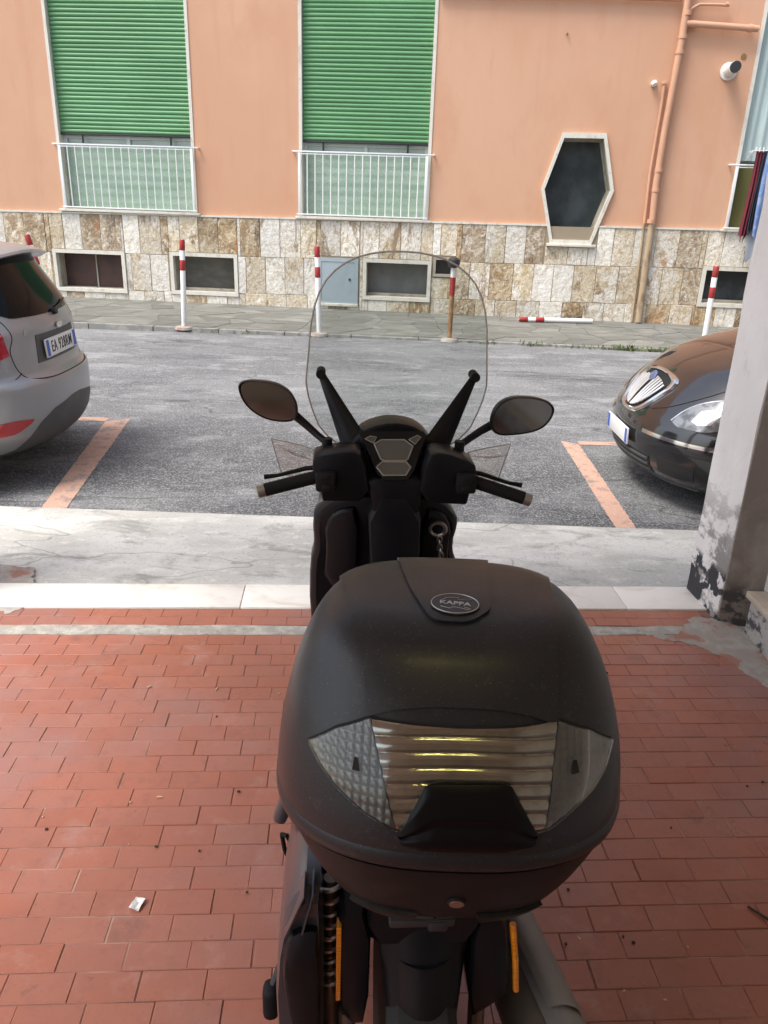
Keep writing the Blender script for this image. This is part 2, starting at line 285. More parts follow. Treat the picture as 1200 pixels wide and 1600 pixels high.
mt['screen_edge'] = M('screen_edge', (.40, .405, .39), .25, spec=.6)
mt['chain'] = M('chain_steel', (.30, .29, .28), .32, metal=.9)
mt['paper'] = M('paper', (.70, .69, .68), .8, layers=[dict(s=60, lo=.55, hi=.62, c=(.42, .42, .45), amt=.7, det=3)])
mt['twig'] = M('twig', (.055, .035, .025), .9)
mt['straw'] = M('straw', (.45, .36, .25), .9, rand=.3)
mt['weed'] = M('weed', (.13, .17, .045), .7, rand=.3)
mt['maroon'] = M('maroon_cloth', (.13, .018, .03), .9)
mt['navy'] = M('navy_cloth', (.022, .025, .04), .9)
mt['blue_cloth'] = M('blue_cloth', (.17, .26, .48), .9, layers=[dict(s=9, lo=.5, hi=.6, c=(.28, .37, .56))])
mt['white_cloth'] = M('white_cloth', (.50, .53, .58), .9)

# ------------------------------------------------------------------ mesh helpers
class MB:
    def __init__(s): s.v = []; s.f = []
    def add(s, vs, fs, mat=None):
        o = len(s.v)
        s.v += [tuple(mat @ Vector(v)) if mat is not None else tuple(v) for v in vs]
        s.f += [tuple(i + o for i in f) for f in fs]; return s
    def box(s, c, size, bevel=0, rot=None, seg=2):
        bm = bmesh.new(); bmesh.ops.create_cube(bm, size=1)
        bmesh.ops.scale(bm, vec=size, verts=bm.verts)
        if bevel: bmesh.ops.bevel(bm, geom=list(bm.edges), offset=bevel, segments=seg, affect='EDGES', profile=.5)
        m = Matrix.Translation(c) @ (rot.to_4x4() if rot is not None else Matrix())
        bm.verts.index_update(); s.add([v.co for v in bm.verts], [[v.index for v in f.verts] for f in bm.faces], m); bm.free(); return s
    def tube(s, pts, r, n=10, cap=True, flat=1.0):
        pts = [Vector(p) for p in pts]; rs = r if hasattr(r, '__len__') else [r] * len(pts)
        t0 = (pts[1] - pts[0]).normalized(); up = Vector((0, 0, 1)) if abs(t0.z) < .9 else Vector((1, 0, 0))
        nrm = t0.cross(up).normalized(); vs = []; fs = []
        for i, p in enumerate(pts):
            t = ((pts[min(i + 1, len(pts) - 1)] - p).normalized() + (p - pts[max(i - 1, 0)]).normalized())
            t.normalize(); nrm = (nrm - t * nrm.dot(t)).normalized(); b = t.cross(nrm)
            for k in range(n):
                a = 2 * math.pi * k / n; vs.append(p + nrm * (rs[i] * math.cos(a)) + b * (rs[i] * flat * math.sin(a)))
        for i in range(len(pts) - 1):
            for k in range(n): fs.append((i * n + k, i * n + (k + 1) % n, (i + 1) * n + (k + 1) % n, (i + 1) * n + k))
        if cap: fs += [tuple(range(n - 1, -1, -1)), tuple((len(pts) - 1) * n + k for k in range(n))]
        return s.add(vs, fs)
    def lathe(s, prof, mat=None, n=24):
        """prof: (r, h) about local z"""
        vs = []; fs = []
        for r, h in prof:
            for k in range(n): a = 2 * math.pi * k / n; vs.append((r * math.cos(a), r * math.sin(a), h))
        for i in range(len(prof) - 1):
            for k in range(n): fs.append((i * n + k, i * n + (k + 1) % n, (i + 1) * n + (k + 1) % n, (i + 1) * n + k))
        fs += [tuple(range(n - 1, -1, -1)), tuple((len(prof) - 1) * n + k for k in range(n))]
        return s.add(vs, fs, mat)
    def prism(s, poly, d0, d1, fn, holes=()):
        """flat outline (a, b) -> fn(a, b, depth); extruded between the depths d0 and d1"""
        loops = [list(poly)] + [list(h) for h in holes]
        flat = [p for l in loops for p in l]
        tris = tessellate_polygon([[Vector((p[0], p[1], 0)) for p in l] for l in loops])
        n = len(flat); vs = [fn(p[0], p[1], d0) for p in flat] + [fn(p[0], p[1], d1) for p in flat]
        fs = [tuple(t) for t in tris] + [tuple(i + n for i in reversed(t)) for t in tris]
        o = 0
        for l in loops:
            k = len(l)
            for i in range(k): a, b = o + i, o + (i + 1) % k; fs.append((a, b, b + n, a + n))
            o += k
        return s.add(vs, fs)
    def grid(s, rows, cu=False, cv=False):
        nr, nc = len(rows), len(rows[0]); vs = [p for r in rows for p in r]; fs = []
        for i in range(nr if cv else nr - 1):
            for k in range(nc if cu else nc - 1):
                fs.append((i * nc + k, i * nc + (k + 1) % nc, ((i + 1) % nr) * nc + (k + 1) % nc, ((i + 1) % nr) * nc + k))
        return s.add(vs, fs)
    def loft(s, loops, cap=True):
        s_o = len(s.v); n = len(loops[0]); s.grid(loops, cu=True)
        if cap: s.f += [tuple(s_o + k for k in range(n - 1, -1, -1)), tuple(s_o + (len(loops) - 1) * n + k for k in range(n))]
        return s
    def build(s, name, mat, parent=None, smooth=35, col=None, sub=0):
        me = bpy.data.meshes.new(name); me.from_pydata([tuple(v) for v in s.v], [], s.f); me.update()
        bm = bmesh.new(); bm.from_mesh(me); bmesh.ops.recalc_face_normals(bm, faces=bm.faces); bm.to_mesh(me); bm.free()
        if smooth:
            me.polygons.foreach_set('use_smooth', [True] * len(me.polygons)); me.set_sharp_from_angle(angle=R(smooth))
        me.materials.append(mt[mat] if isinstance(mat, str) else mat)
        return link(name, me, parent)
def link(name, me, parent=None):
    o = bpy.data.objects.new(name, me); COL.objects.link(o)
    if parent is not None: o.parent = parent
    return o
def tag(o, label=None, cat=None, group=None, kind=None):
    for k, v in (('label', label), ('category', cat), ('group', group), ('kind', kind)):
        if v: o[k] = v
    return o
def thing(name, label, cat, loc=(0, 0, 0), rz=0, group=None, rot=None):
    o = bpy.data.objects.new(name, None); COL.objects.link(o); o.location = loc
    o.rotation_euler = rot if rot is not None else (0, 0, rz); o.empty_display_size = .1
    return tag(o, label, cat, group)
def text_mesh(body, size, extrude=.0006, bold=0, spacing=1.0):
    cu = bpy.data.curves.new('lettering', 'FONT'); cu.body = body; cu.size = size; cu.extrude = extrude; cu.offset = bold
    cu.align_x = 'CENTER'; cu.align_y = 'CENTER'; cu.resolution_u = 3; cu.space_character = spacing
    t = bpy.data.objects.new('lettering_source', cu); COL.objects.link(t)
    bpy.context.view_layer.update()
    me = bpy.data.meshes.new_from_object(t.evaluated_get(bpy.context.evaluated_depsgraph_get()))
    bpy.data.objects.remove(t); bpy.data.curves.remove(cu); return me
def catmull(rows, z):
    """smooth interpolation of table rows keyed by column 0"""
    zs = [r[0] for r in rows]
    if z <= zs[0]: return list(rows[0][1:])
    if z >= zs[-1]: return list(rows[-1][1:])
    i = max(k for k in range(len(zs)) if zs[k] <= z); i = min(i, len(zs) - 2)
    h = zs[i + 1] - zs[i]; t = (z - zs[i]) / h; out = []
    def slope(k, c):
        if k == 0: return (rows[1][c] - rows[0][c]) / (zs[1] - zs[0])
        if k == len(zs) - 1: return (rows[-1][c] - rows[-2][c]) / (zs[-1] - zs[-2])
        a = (rows[k][c] - rows[k - 1][c]) / (zs[k] - zs[k - 1]); b = (rows[k + 1][c] - rows[k][c]) / (zs[k + 1] - zs[k])
        return 0 if a * b <= 0 else 2 * a * b / (a + b)
    for c in range(1, len(rows[0])):
        p0, p1 = rows[i][c], rows[i + 1][c]; m0, m1 = slope(i, c) * h, slope(i + 1, c) * h
        out.append((2*t**3 - 3*t*t + 1) * p0 + (t**3 - 2*t*t + t) * m0 + (-2*t**3 + 3*t*t) * p1 + (t**3 - t*t) * m1)
    return out
def resample(pts, n, smooth=False):
    pts = [Vector(p) for p in pts]
    if len(pts) == 1: return [pts[0].copy() for _ in range(n)]
    d = [0]
    for a, b in zip(pts, pts[1:]): d.append(d[-1] + (b - a).length)
    out = []
    for k in range(n):
        t = d[-1] * k / (n - 1)
        if smooth:
            out.append(Vector(catmull([(d[i],) + tuple(pts[i]) for i in range(len(pts))], t))); continue
        i = 0
        while i < len(pts) - 2 and d[i + 1] < t: i += 1
        f = 0 if d[i + 1] == d[i] else (t - d[i]) / (d[i + 1] - d[i]); out.append(pts[i].lerp(pts[i + 1], min(max(f, 0), 1)))
    return out
def patch(surf, top, bot, n, m, off=.002, depth=.004, relief=None, smooth=False):
    """sheet of real thickness lying on a curved surface between two chains of (a, b) points"""
    T = resample([(*p, 0) for p in top], n, smooth); B = resample([(*p, 0) for p in bot], n, smooth)
    e = 1e-3; front = []; back = []
    for j in range(m):
        fr = []; bk = []
        for i in range(n):
            q = T[i].lerp(B[i], j / (m - 1)); a, b = q.x, q.y
            p = Vector(surf(a, b)); da = Vector(surf(a + e, b)) - Vector(surf(a - e, b)); db = Vector(surf(a, b + e)) - Vector(surf(a, b - e))
            nn = da.cross(db); nn = nn.normalized() if nn.length > 1e-12 else Vector((0, -1, 0))
            nn *= surf.sign(nn, p) if hasattr(surf, 'sign') else 1
            o = off + (relief(i / (n - 1), j / (m - 1), a, b) if relief else 0)
            fr.append(p + nn * o); bk.append(p + nn * (off - depth))
        front.append(fr); back.append(bk)
    mb = MB(); mb.grid(front); o = len(mb.v); mb.grid(list(back))
    ring = [i for i in range(n)] + [j * n + n - 1 for j in range(1, m)] + [(m - 1) * n + i for i in range(n - 2, -1, -1)] + [j * n for j in range(m - 2, 0, -1)]
    for k in range(len(ring)):
        a, b = ring[k], ring[(k + 1) % len(ring)]; mb.f.append((a, b, b + o, a + o))
    return mb
def rect_minus(rects, hole):
    x0, x1, z0, z1 = hole; out = []
    for a, b, c, d in rects:
        if b <= x0 or a >= x1 or d <= z0 or c >= z1: out.append((a, b, c, d)); continue
        if a < x0: out.append((a, x0, c, d))
        if b > x1: out.append((x1, b, c, d))
        aa, bb = max(a, x0), min(b, x1)
        if c < z0: out.append((aa, bb, c, z0))
        if d > z1: out.append((aa, bb, z1, d))
    return [r for r in out if r[1] - r[0] > .025 and r[3] - r[2] > .025]

# ------------------------------------------------------------------ the setting: ground, road, pavement
ROAD_Z = -.05
mb = MB(); mb.box((0, 0, -.62), (240, 240, .6)); tag(mb.build('ground', 'earth', smooth=0), kind='structure')
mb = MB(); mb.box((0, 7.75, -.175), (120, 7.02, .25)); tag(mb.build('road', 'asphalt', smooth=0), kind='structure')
def far_kerb_y(x): return 11.26 - .070 * x
WALL_O = (-5.813, 14.30); WALL_A = -math.atan(.0845)
def wall_y(x): return WALL_O[1] - .0845 * (x - WALL_O[0])
def pave_z(x, t=0): return .045
mb = MB()
xs = [-40, -20, -10, -5, 0, 5, 10, 20, 40]
mb.loft([[(x, far_kerb_y(x) + .13, -.2), (x, wall_y(x) + .4, -.2), (x, wall_y(x) + .4, .045), (x, far_kerb_y(x) + .13, -.030)] for x in xs])
pavement = tag(mb.build('pavement', 'joint_dirt', smooth=0), kind='structure')
# irregular flat stones of the far pavement
def paving():
    nx, ny, x0, x1 = 40, 5, -8.2, 7.8
    rng = random.Random(3)
    P = {}
    for i in range(nx + 1):
        for j in range(ny + 1):
            x = x0 + (x1 - x0) * i / nx + (rng.uniform(-.16, .16) if 0 < i < nx else 0) + (.2 if j % 2 else 0)
            ya, yb = far_kerb_y(x) + .15, wall_y(x) - .01
            t = j / ny + (rng.uniform(-.07, .07) if 0 < j < ny else 0)
            P[i, j] = Vector((x, ya + (yb - ya) * t, 0))
    for i in range(nx):
        for j in range(ny):
            q = [P[i, j], P[i + 1, j], P[i + 1, j + 1], P[i, j + 1]]
            if rng.random() < .12 and j < ny - 1: pass
            c = sum(q, Vector()) / 4; z = rng.uniform(-.003, .003)
            zz = lambda p: -.020 + .062 * (p.y - far_kerb_y(p.x)) / (wall_y(p.x) - far_kerb_y(p.x)); q = [p + (c - p).normalized() * rng.uniform(.003, .008) for p in q]
            m = MB(); top = [(p.x, p.y, zz(p) + z + rng.uniform(-.002, .002)) for p in q]
            inn = [(p.x, p.y, zz(p) - .02) for p in q]
            m.add(inn + top, [(4, 5, 6, 7), (0, 1, 5, 4), (1, 2, 6, 5), (2, 3, 7, 6), (3, 0, 4, 7)])
            m.build('paving_stone', 'pavement', pavement, smooth=0)
paving()
# kerb stones of the far pavement
kerb = bpy.data.objects.new('kerb', None); COL.objects.link(kerb); kerb['kind'] = 'structure'
for k in range(17):
    a = -8.4 + k * .98; b = a + .965
    za = -.019 + random.uniform(-.003, .003)
    m = MB(); m.add([(a, far_kerb_y(a), -.1), (b, far_kerb_y(b), -.1), (b, far_kerb_y(b) + .14, -.1), (a, far_kerb_y(a) + .14, -.1),
                     (a, far_kerb_y(a) + .012, za), (b, far_kerb_y(b) + .012, za), (b, far_kerb_y(b) + .14, za), (a, far_kerb_y(a) + .14, za)],
                    [(0, 1, 5, 4), (4, 5, 6, 7), (1, 2, 6, 5), (3, 0, 4, 7), (2, 3, 7, 6)])
    m.build('kerb_stone', 'kerb', kerb, smooth=0)
# painted bay lines
def line(poly):
    n = 90
    (a, b, c, d) = [Vector((*p, 0)) for p in poly]      # a-b one long edge, d-c the other
    rng = random.Random(int(a.x * 100)); rows = []
    for k in range(n + 1):
        t = k / n; p = a.lerp(b, t); q = d.lerp(c, t); u = (q - p).normalized()
        rows.append([(p + u * rng.uniform(-.003, .004)).to_tuple(), (q + u * rng.uniform(-.004, .003)).to_tuple()])
    rows = [[(x, y, ROAD_Z + .004) for x, y, _ in r] for r in rows]
    m = MB(); m.grid(rows); tag(m.build('parking_line', 'old_paint', smooth=0), kind='structure')
line([(-2.212, 6.42), (-1.915, 4.25), (-2.065, 4.25), (-2.385, 6.30)])
line([(-5.5, 6.42), (-2.385, 6.42), (-2.385, 6.30), (-5.5, 6.30)])
line([(1.452, 6.20), (1.402, 4.25), (1.53, 4.25), (1.585, 6.10)])
line([(1.59, 6.20), (5.2, 6.24), (5.2, 6.12), (1.59, 6.10)])

# ------------------------------------------------------------------ portico floor
FR = 3.7
def ff(p, q, z=0):
    a = R(FR); return (p * math.cos(a) - q * math.sin(a) + .187, 2.885 + p * math.sin(a) + q * math.cos(a), z)
# concrete apron between step and road
mb = MB(); rows = []
for k in range(25):
    x = -6 + k * .5; y0 = 3.342 + .0647 * x
    rows.append([(x, y0, -.012), (x, y0 + (4.235 - y0) * .5, -.008), (x, 4.225, -.012), (x, 4.24, -.03), (x, 4.24, -.2)])
mb.grid(rows); tag(mb.build('concrete_apron', 'concrete', smooth=30), kind='structure')
# tile bed
mb = MB(); mb.prism([ff(-9, -9)[:2], ff(1.75, -9)[:2], ff(1.75, .46)[:2], ff(-9, .46)[:2]], -.25, -.0022, lambda a, b, d: (a, b, d))
floor = tag(mb.build('tile_floor', 'grout', smooth=0), kind='structure')
TL, TW, GAP = .1535, .0772, .0019
def tile_mesh(l, w):
    m = MB(); c = .0018; a, b = l / 2, w / 2
    m.add([(-a, -b, -.012), (a, -b, -.012), (a, b, -.012), (-a, b, -.012), (-a, -b, -c), (a, -b, -c), (a, b, -c), (-a, b, -c),
           (-a + c, -b + c, 0), (a - c, -b + c, 0), (a - c, b - c, 0), (-a + c, b - c, 0)],
          [(8, 9, 10, 11), (4, 5, 9, 8), (5, 6, 10, 9), (6, 7, 11, 10), (7, 4, 8, 11), (0, 1, 5, 4), (1, 2, 6, 5), (2, 3, 7, 6), (3, 0, 4, 7)])
    return m
TILE = [None]
def tiles():
    rng = random.Random(11); near = []; far = MB()
    m = tile_mesh(TL - GAP, TW - GAP)
    me = bpy.data.meshes.new('tile'); me.from_pydata(m.v, [], m.f); me.materials.append(mt['tile'])
    cand = []; ph = .03
    for r in range(-1, 64):
        if r == -1: continue
        q = -(r + .5) * TW; ph = (ph + .375 * TL + rng.uniform(-.010, .010)) % TL
        for k in range(-58, 11):
            p = k * TL + ph
            if p > 1.46: continue
            cand.append((p, q))
    for r in range(2):                           # the two rows between the cement seam and the marble
        q = .083 + (r + .5) * .0715; ph = (ph + .4 * TL) % TL
        for k in range(-58, 11):
            if k * TL + ph < 1.36: cand.append((k * TL + ph, q))
    seen = []
    for p, q in cand:
        x, y, _ = ff(p, q)
        inside = 1.10 < y < 3.2 and abs(x - (-.05 + .05 * y)) < .62 * y + .12
        hidden = -.20 < x - .10 < .22 + .1 * 0 and y < 2.4 or abs(x - .1 * 1.5) < .30 and 1.2 < y < 2.35
        seen.append((0 if inside and not hidden else 1, math.hypot(x, y), p, q))
    seen.sort()
    for k, (fl, d, p, q) in enumerate(seen):
        x, y, _ = ff(p, q); z = rng.uniform(-.0012, .0012)
        rz = R(FR) + rng.uniform(-.008, .008); tx, ty = rng.uniform(-.004, .004), rng.uniform(-.008, .008)
        mat = Matrix.Translation((x + rng.uniform(-.0012, .0012), y, z)) @ Matrix.Rotation(rz, 4, 'Z') @ Matrix.Rotation(tx, 4, 'Y') @ Matrix.Rotation(ty, 4, 'X')
        if q > 0: mat = mat @ Matrix.Diagonal((1, .92, 1, 1))
        if k < 300:
            o = link('tile', me, floor); o.matrix_local = mat
        else: far.add(m.v, m.f, mat)
    o = far.build('tile', 'tile', floor, smooth=0); o['kind'] = 'stuff'
tiles()
# cement seam across the tiles, marble step, mortar smeared along the ledge
def wavy_strip(p0, p1, q0, q1, z, name, mat, amp=.006, n=60):
    rng = random.Random(5); rows = []
    for k in range(n + 1):
        p = p0 + (p1 - p0) * k / n
        a, b = q0 + rng.uniform(-amp, amp), q1 + rng.uniform(-amp, amp)
        rows.append([ff(p, a, -.004), ff(p, a + .004, z), ff(p, b - .004, z), ff(p, b, -.004)])
    m = MB(); m.grid(rows); return m.build(name, mat, floor, smooth=50)
wavy_strip(-7, 1.5, .004, .080, .0015, 'cement_seam', 'seam')
edges = [-7.0, -5.2, -3.6, -2.05, -.81, .98, 1.60]
for a, b in zip(edges, edges[1:]):
    m = MB(); L_ = b - a - .004
    c = ff((a + b) / 2, .345, -.03)
    m.box((0, 0, 0), (L_, .228, .075), bevel=.004, seg=2)
    o = m.build('marble_slab', 'marble', floor); o.location = c; o.rotation_euler = (0, 0, R(FR))
def smear(poly, z, name='mortar_patch', seed=1):
    rng = random.Random(seed); n = len(poly); out = []
    for i in range(n):
        a = Vector((*poly[i], 0)); b = Vector((*poly[(i + 1) % n], 0)); k = max(2, int((b - a).length / .018))
        nn = Vector((-(b - a).y, (b - a).x, 0)).normalized()
        for j in range(k): out.append((a.lerp(b, j / k) + nn * rng.gauss(0, .007)).to_tuple()[:2])
    m = MB(); m.prism(out, -.002, z, lambda a, b, d: (a, b, d)); return m.build(name, 'mortar', floor, smooth=0)
smear([(1.16, 2.962), (1.30, 2.962), (1.37, 3.05), (1.43, 3.13), (1.56, 3.12), (1.63, 3.03), (1.63, 2.2), (1.59, 2.2), (1.57, 2.45), (1.52, 2.62), (1.45, 2.78), (1.36, 2.88), (1.22, 2.92)], .0028, seed=2)
smear([(-1.95, 3.42), (-1.72, 3.40), (-1.62, 3.18), (-1.58, 3.02), (-1.62, 2.95), (-1.95, 2.98)], .0032, seed=8)

# ------------------------------------------------------------------ portico building (this side of the street)
port = thing('portico_building', 'near portico with worn grey plaster pillar and marble ledge at right edge', 'building', (0, 0, 0))
def wp(name, poly, z0, z1, mat, bevel=0):
    m = MB(); m.prism(poly, z0, z1, lambda a, b, d: (a, b, d)); return m.build(name, mat, port, smooth=0)
def pillar():
    # slightly uneven faces: grid with small wobble
    rng = random.Random(9); loops = []
    base = [(1.508, 3.416), (1.535, 3.112), (1.70, 3.06), (1.78, 3.30), (1.78, 3.43)]
    for k in range(30):
        z = -.02 + k * 3.45 / 29; l = []
        for i in range(5):
            a = Vector((*base[i], 0)); b = Vector((*base[(i + 1) % 5], 0))
            for j in range(6):
                p = a.lerp(b, j / 6); w = .003 if j else .0045
                l.append((p.x + rng.uniform(-w, w), p.y + rng.uniform(-w, w), z))
        loops.append(l)
    m = MB(); m.loft(loops)
    o = m.build('pillar', 'plaster', port, smooth=40)
    return o
pil = pillar()
# right inner wall, its ledge
wp('side_wall', [(1.69, 3.055), (1.69, -3.5), (1.95, -3.5), (1.95, 3.055)], .19, 3.4, 'wall_white')
m = MB(); m.box((1.665, -.2, .085), (.09, 6.42, .17), bevel=.006); m.build('ledge', 'ledge_face', port)
m = MB(); m.box((1.655, -.2, .186), (.115, 6.44, .03), bevel=.004); m.build('ledge_top', 'beige_marble', port)
m = MB(); m.prism([(1.538, 3.108), (1.70, 3.056), (1.70, 3.050), (1.5395, 3.101)], -.02, 3.4, lambda a, b, d: (a, b, d)); m.build('pillar_inner_face', 'plaster_shaded', port, smooth=0)  # thin skin; its colour holds the shade of this side of the pillar
m = MB(); m.box((1.684, 2.93, 1.2), (.014, .035, 2.0), bevel=.003); m.build('door_jamb', 'dark_metal', port)
wp('left_pillar', [(-2.42, 3.30), (-2.08, 3.28), (-2.06, 2.98), (-2.40, 3.0)], -.02, 3.4, 'plaster')
wp('ceiling', [ff(-2.7, -9)[:2], ff(1.58, -9)[:2], ff(1.58, .42)[:2], ff(-2.7, .42)[:2]], 3.4, 3.65, 'ceiling')
wp('parapet', [ff(-2.7, -9)[:2], ff(1.58, -9)[:2], ff(1.58, .36)[:2], ff(-2.7, .36)[:2]], 3.65, 3.95, 'wall_white')
wp('street_front', [(1.79, 3.36), (14, 3.36), (14, -4), (1.96, -4), (1.96, 3.05), (1.79, 3.05)], -.02, 6.5, 'wall_brown')
wp('back_wall', [(-1.2, -3.3), (1.95, -3.3), (1.95, -3.55), (-1.2, -3.55)], -.02, 3.4, 'wall_yellow')

lamp = thing('ceiling_lamp', 'lit yellow tube lamp under the portico ceiling, mirrored in the tail lens', 'lamp', (.16, -.15, 3.40))
m = MB(); m.box((0, 0, -.02), (.56, .09, .04), bevel=.008); m.build('lamp_base', 'white_plastic', lamp)
m = MB(); m.tube([(-.24, 0, -.065), (.24, 0, -.065)], .022, 14); m.build('lamp_tube', 'lamp_glow', lamp)

# ------------------------------------------------------------------ apartment building across the street
apt = thing('apartment_building', 'orange stucco building with green roller shutters and stone clad base', 'building', (WALL_O[0], WALL_O[1], 0), WALL_A)
def clad_top(u): return 1.455 + .0088 * u
def band12(u): return .812 + .0135 * u
def band23(u): return .183 + .0165 * u
HEX = [(8.478, 2.900), (9.137, 2.905), (9.358, 2.10), (9.107, 1.28), (8.456, 1.275), (8.233, 2.085)]
W1, W2, W3 = (.10, 2.42, 1.53, 5.2), (4.25, 6.37, 1.545, 5.2), (11.24, 13.35, 1.58, 5.2)
B1, B2, B3, B4 = (-.17, 1.05, .20, .812), (1.965, 3.075, .228, .838), (5.375, 6.45, .278, .86), (11.03, 12.2, .405, .95)
DOOR, VENT = (4.573, 5.215, .165, .865), (6.56, 6.855, .69, .945)
def rc(r): return [(r[0], r[2]), (r[1], r[2]), (r[1], r[3]), (r[0], r[3])]
UF = lambda a, b, d: (a, d, b)
m = MB(); m.prism([(-14, .0), (30, .0), (30, 9.5), (-14, 9.5)], 0, .42, UF, holes=[rc(W1), rc(W2), rc(W3), rc(B1), rc(B2), rc(B3), rc(B4), rc(VENT), HEX])
m.build('facade', 'stucco', apt, smooth=0)
m = MB(); m.box((8, 5.42, 4.75), (44, 10, 9.5)); m.build('building_core', 'reveal', apt, smooth=0)
# stone base: backing, slabs, top moulding
def clad_poly(u0, u1, z0, z1): return [(u0, z0(u0)), (u1, z0(u1)), (u1, z1(u1)), (u0, z1(u0))]
holes = [rc(B1), rc(B2), rc(B3), rc(B4), rc(DOOR), rc(VENT)]
m = MB(); m.prism([(-9, .03), (22, .03), (22, clad_top(22)), (-9, clad_top(-9))], -.022, -.001, UF, holes=[rc(b) for b in (B1, B2, B3, B4, VENT)] )
# notch for the foot of the hexagonal window is covered by its surround
m.build('base_backing', 'cladding_back', apt, smooth=0)
HEXBOX = [(8.36, 9.22, 1.215, 1.6)]
rng = random.Random(21)
def slabs():
    pitch = .362
    for row, (zl, zh) in enumerate(((lambda u: .035, band23), (band23, band12), (band12, clad_top))):
        u = -2.9 + (.0, .10, .03)[row]
        while u < 13.6:
            w = pitch * rng.uniform(.90, 1.10)
            z0, z1 = zl(u + w / 2), zh(u + w / 2)
            rects = [(u, u + w, z0, z1)]
            for h in (B1, B2, B3, B4, DOOR, VENT):
                rects = rect_minus(rects, (h[0] - .055, h[1] + .055, h[2] - .055, h[3] + .055))
            for h in HEXBOX: rects = rect_minus(rects, h)
            for a, b, c, d in rects:
                g = .0042; pr = rng.uniform(-.036, -.026)
                m = MB(); ch = .004
                a_, b_, c_, d_ = a + g, b - g, c + g * .8, d - g * .8
                if b_ - a_ < .02 or d_ - c_ < .02: continue
                j = lambda: rng.uniform(-.003, .003)
                fr = [(a_ + ch, pr + j() * .7, c_ + ch), (b_ - ch, pr + j() * .7, c_ + ch), (b_ - ch, pr + j() * .7, d_ - ch), (a_ + ch, pr + j() * .7, d_ - ch)]
                md = [(a_ + j(), pr + .005, c_ + j()), (b_ + j(), pr + .005, c_ + j()), (b_ + j(), pr + .005, d_ + j()), (a_ + j(), pr + .005, d_ + j())]
                bk = [(x, -.02, z) for x, _, z in md]
                m.add(fr + md + bk, [(0, 1, 2, 3)] + [(i, (i + 1) % 4, 4 + (i + 1) % 4, 4 + i) for i in range(4)] + [(4 + i, 4 + (i + 1) % 4, 8 + (i + 1) % 4, 8 + i) for i in range(4)])
                k = rng.random(); br = .30 if u < 4.4 or u > 10.1 else .10
                m.build('stone_slab', 'travertine_brown' if k < br else 'travertine_white' if k > .72 else 'travertine', apt, smooth=0)
            u += w
slabs()
mld = MB()
for a, b in ((-9, 8.40), (9.17, 22)):
    mld.add([(a, -.042, clad_top(a) - .0), (b, -.042, clad_top(b)), (b, -.042, clad_top(b) + .028), (a, -.042, clad_top(a) + .028),
             (a, .002, clad_top(a)), (b, .002, clad_top(b)), (b, .002, clad_top(b) + .028), (a, .002, clad_top(a) + .028)],
            [(0, 1, 2, 3), (3, 2, 6, 7), (0, 4, 5, 1), (0, 3, 7, 4), (1, 5, 6, 2)])
mld.build('base_moulding', 'stone_trim', apt, smooth=0)
def ring(poly_o, poly_i, d0, d1, name, mat, parent):
    m = MB(); m.prism(poly_o, d0, d1, UF, holes=[poly_i]); return m.build(name, mat, parent, smooth=0)
def inset(r, k): return (r[0] + k, r[1] - k, r[2] + k, r[3] - k)
# basement openings
for r, kind in ((B1, 'brown'), (B2, 'glass'), (B3, 'glass'), (B4, 'glass')):
    fr = ring(rc(inset(r, -.05)), rc(inset(r, .012)), -.05, .06, 'basement_window', 'stone_trim', apt)
    ring(rc(inset(r, .0)), rc(inset(r, .014)), .058, .30, 'reveal', 'reveal', fr)
    m = MB(); m.box(((r[0] + r[1]) / 2, .27, (r[2] + r[3]) / 2), (r[1] - r[0] - .02, .02, r[3] - r[2] - .02))
    m.build('pane', 'brown_panel' if kind == 'brown' else 'painted_reflection_glass' if r is B3 else 'dull_glass' if r is B2 else 'dark_glass', fr, smooth=0)
    m = MB(); c = (r[0] + r[1]) / 2
    if kind == 'brown': m.box((c, .25, (r[2] + r[3]) / 2), (.025, .02, r[3] - r[2] - .03)); m.build('window_bar', 'reveal', fr, smooth=0)
    else: m.box((c, .2, r[2] + .03), (r[1] - r[0] - .03, .12, .05), bevel=.006); m.build('inner_sill', 'reveal', fr)
# pale metal meter door and little vent
fr = ring(rc(inset(DOOR, -.03)), rc(inset(DOOR, .03)), -.045, -.01, 'meter_door', 'grey_door', apt)
m = MB(); m.box(((DOOR[0] + DOOR[1]) / 2, -.03, (DOOR[2] + DOOR[3]) / 2), (DOOR[1] - DOOR[0] - .064, .016, DOOR[3] - DOOR[2] - .064)); m.build('door_leaf', 'grey_door', fr, smooth=0)
m = MB(); m.lathe([(.02, 0), (.02, .012), (.008, .02)], Matrix.Translation((5.10, -.038, .55)) @ Matrix.Rotation(R(90), 4, 'X'), 12); m.build('lock', 'dark_metal', fr)
m = MB(); m.box((4.9, -.04, .118), (.70, .05, .05), bevel=.004); m.build('door_sill', 'stone_trim', fr)
fr = ring(rc(inset(VENT, -.03)), rc(inset(VENT, .012)), -.045, .05, 'vent_opening', 'reveal', apt)
m = MB(); m.box(((VENT[0] + VENT[1]) / 2, .12, (VENT[2] + VENT[3]) / 2), (VENT[1] - VENT[0], .02, VENT[3] - VENT[2])); m.build('pane', 'dark_glass', fr, smooth=0)
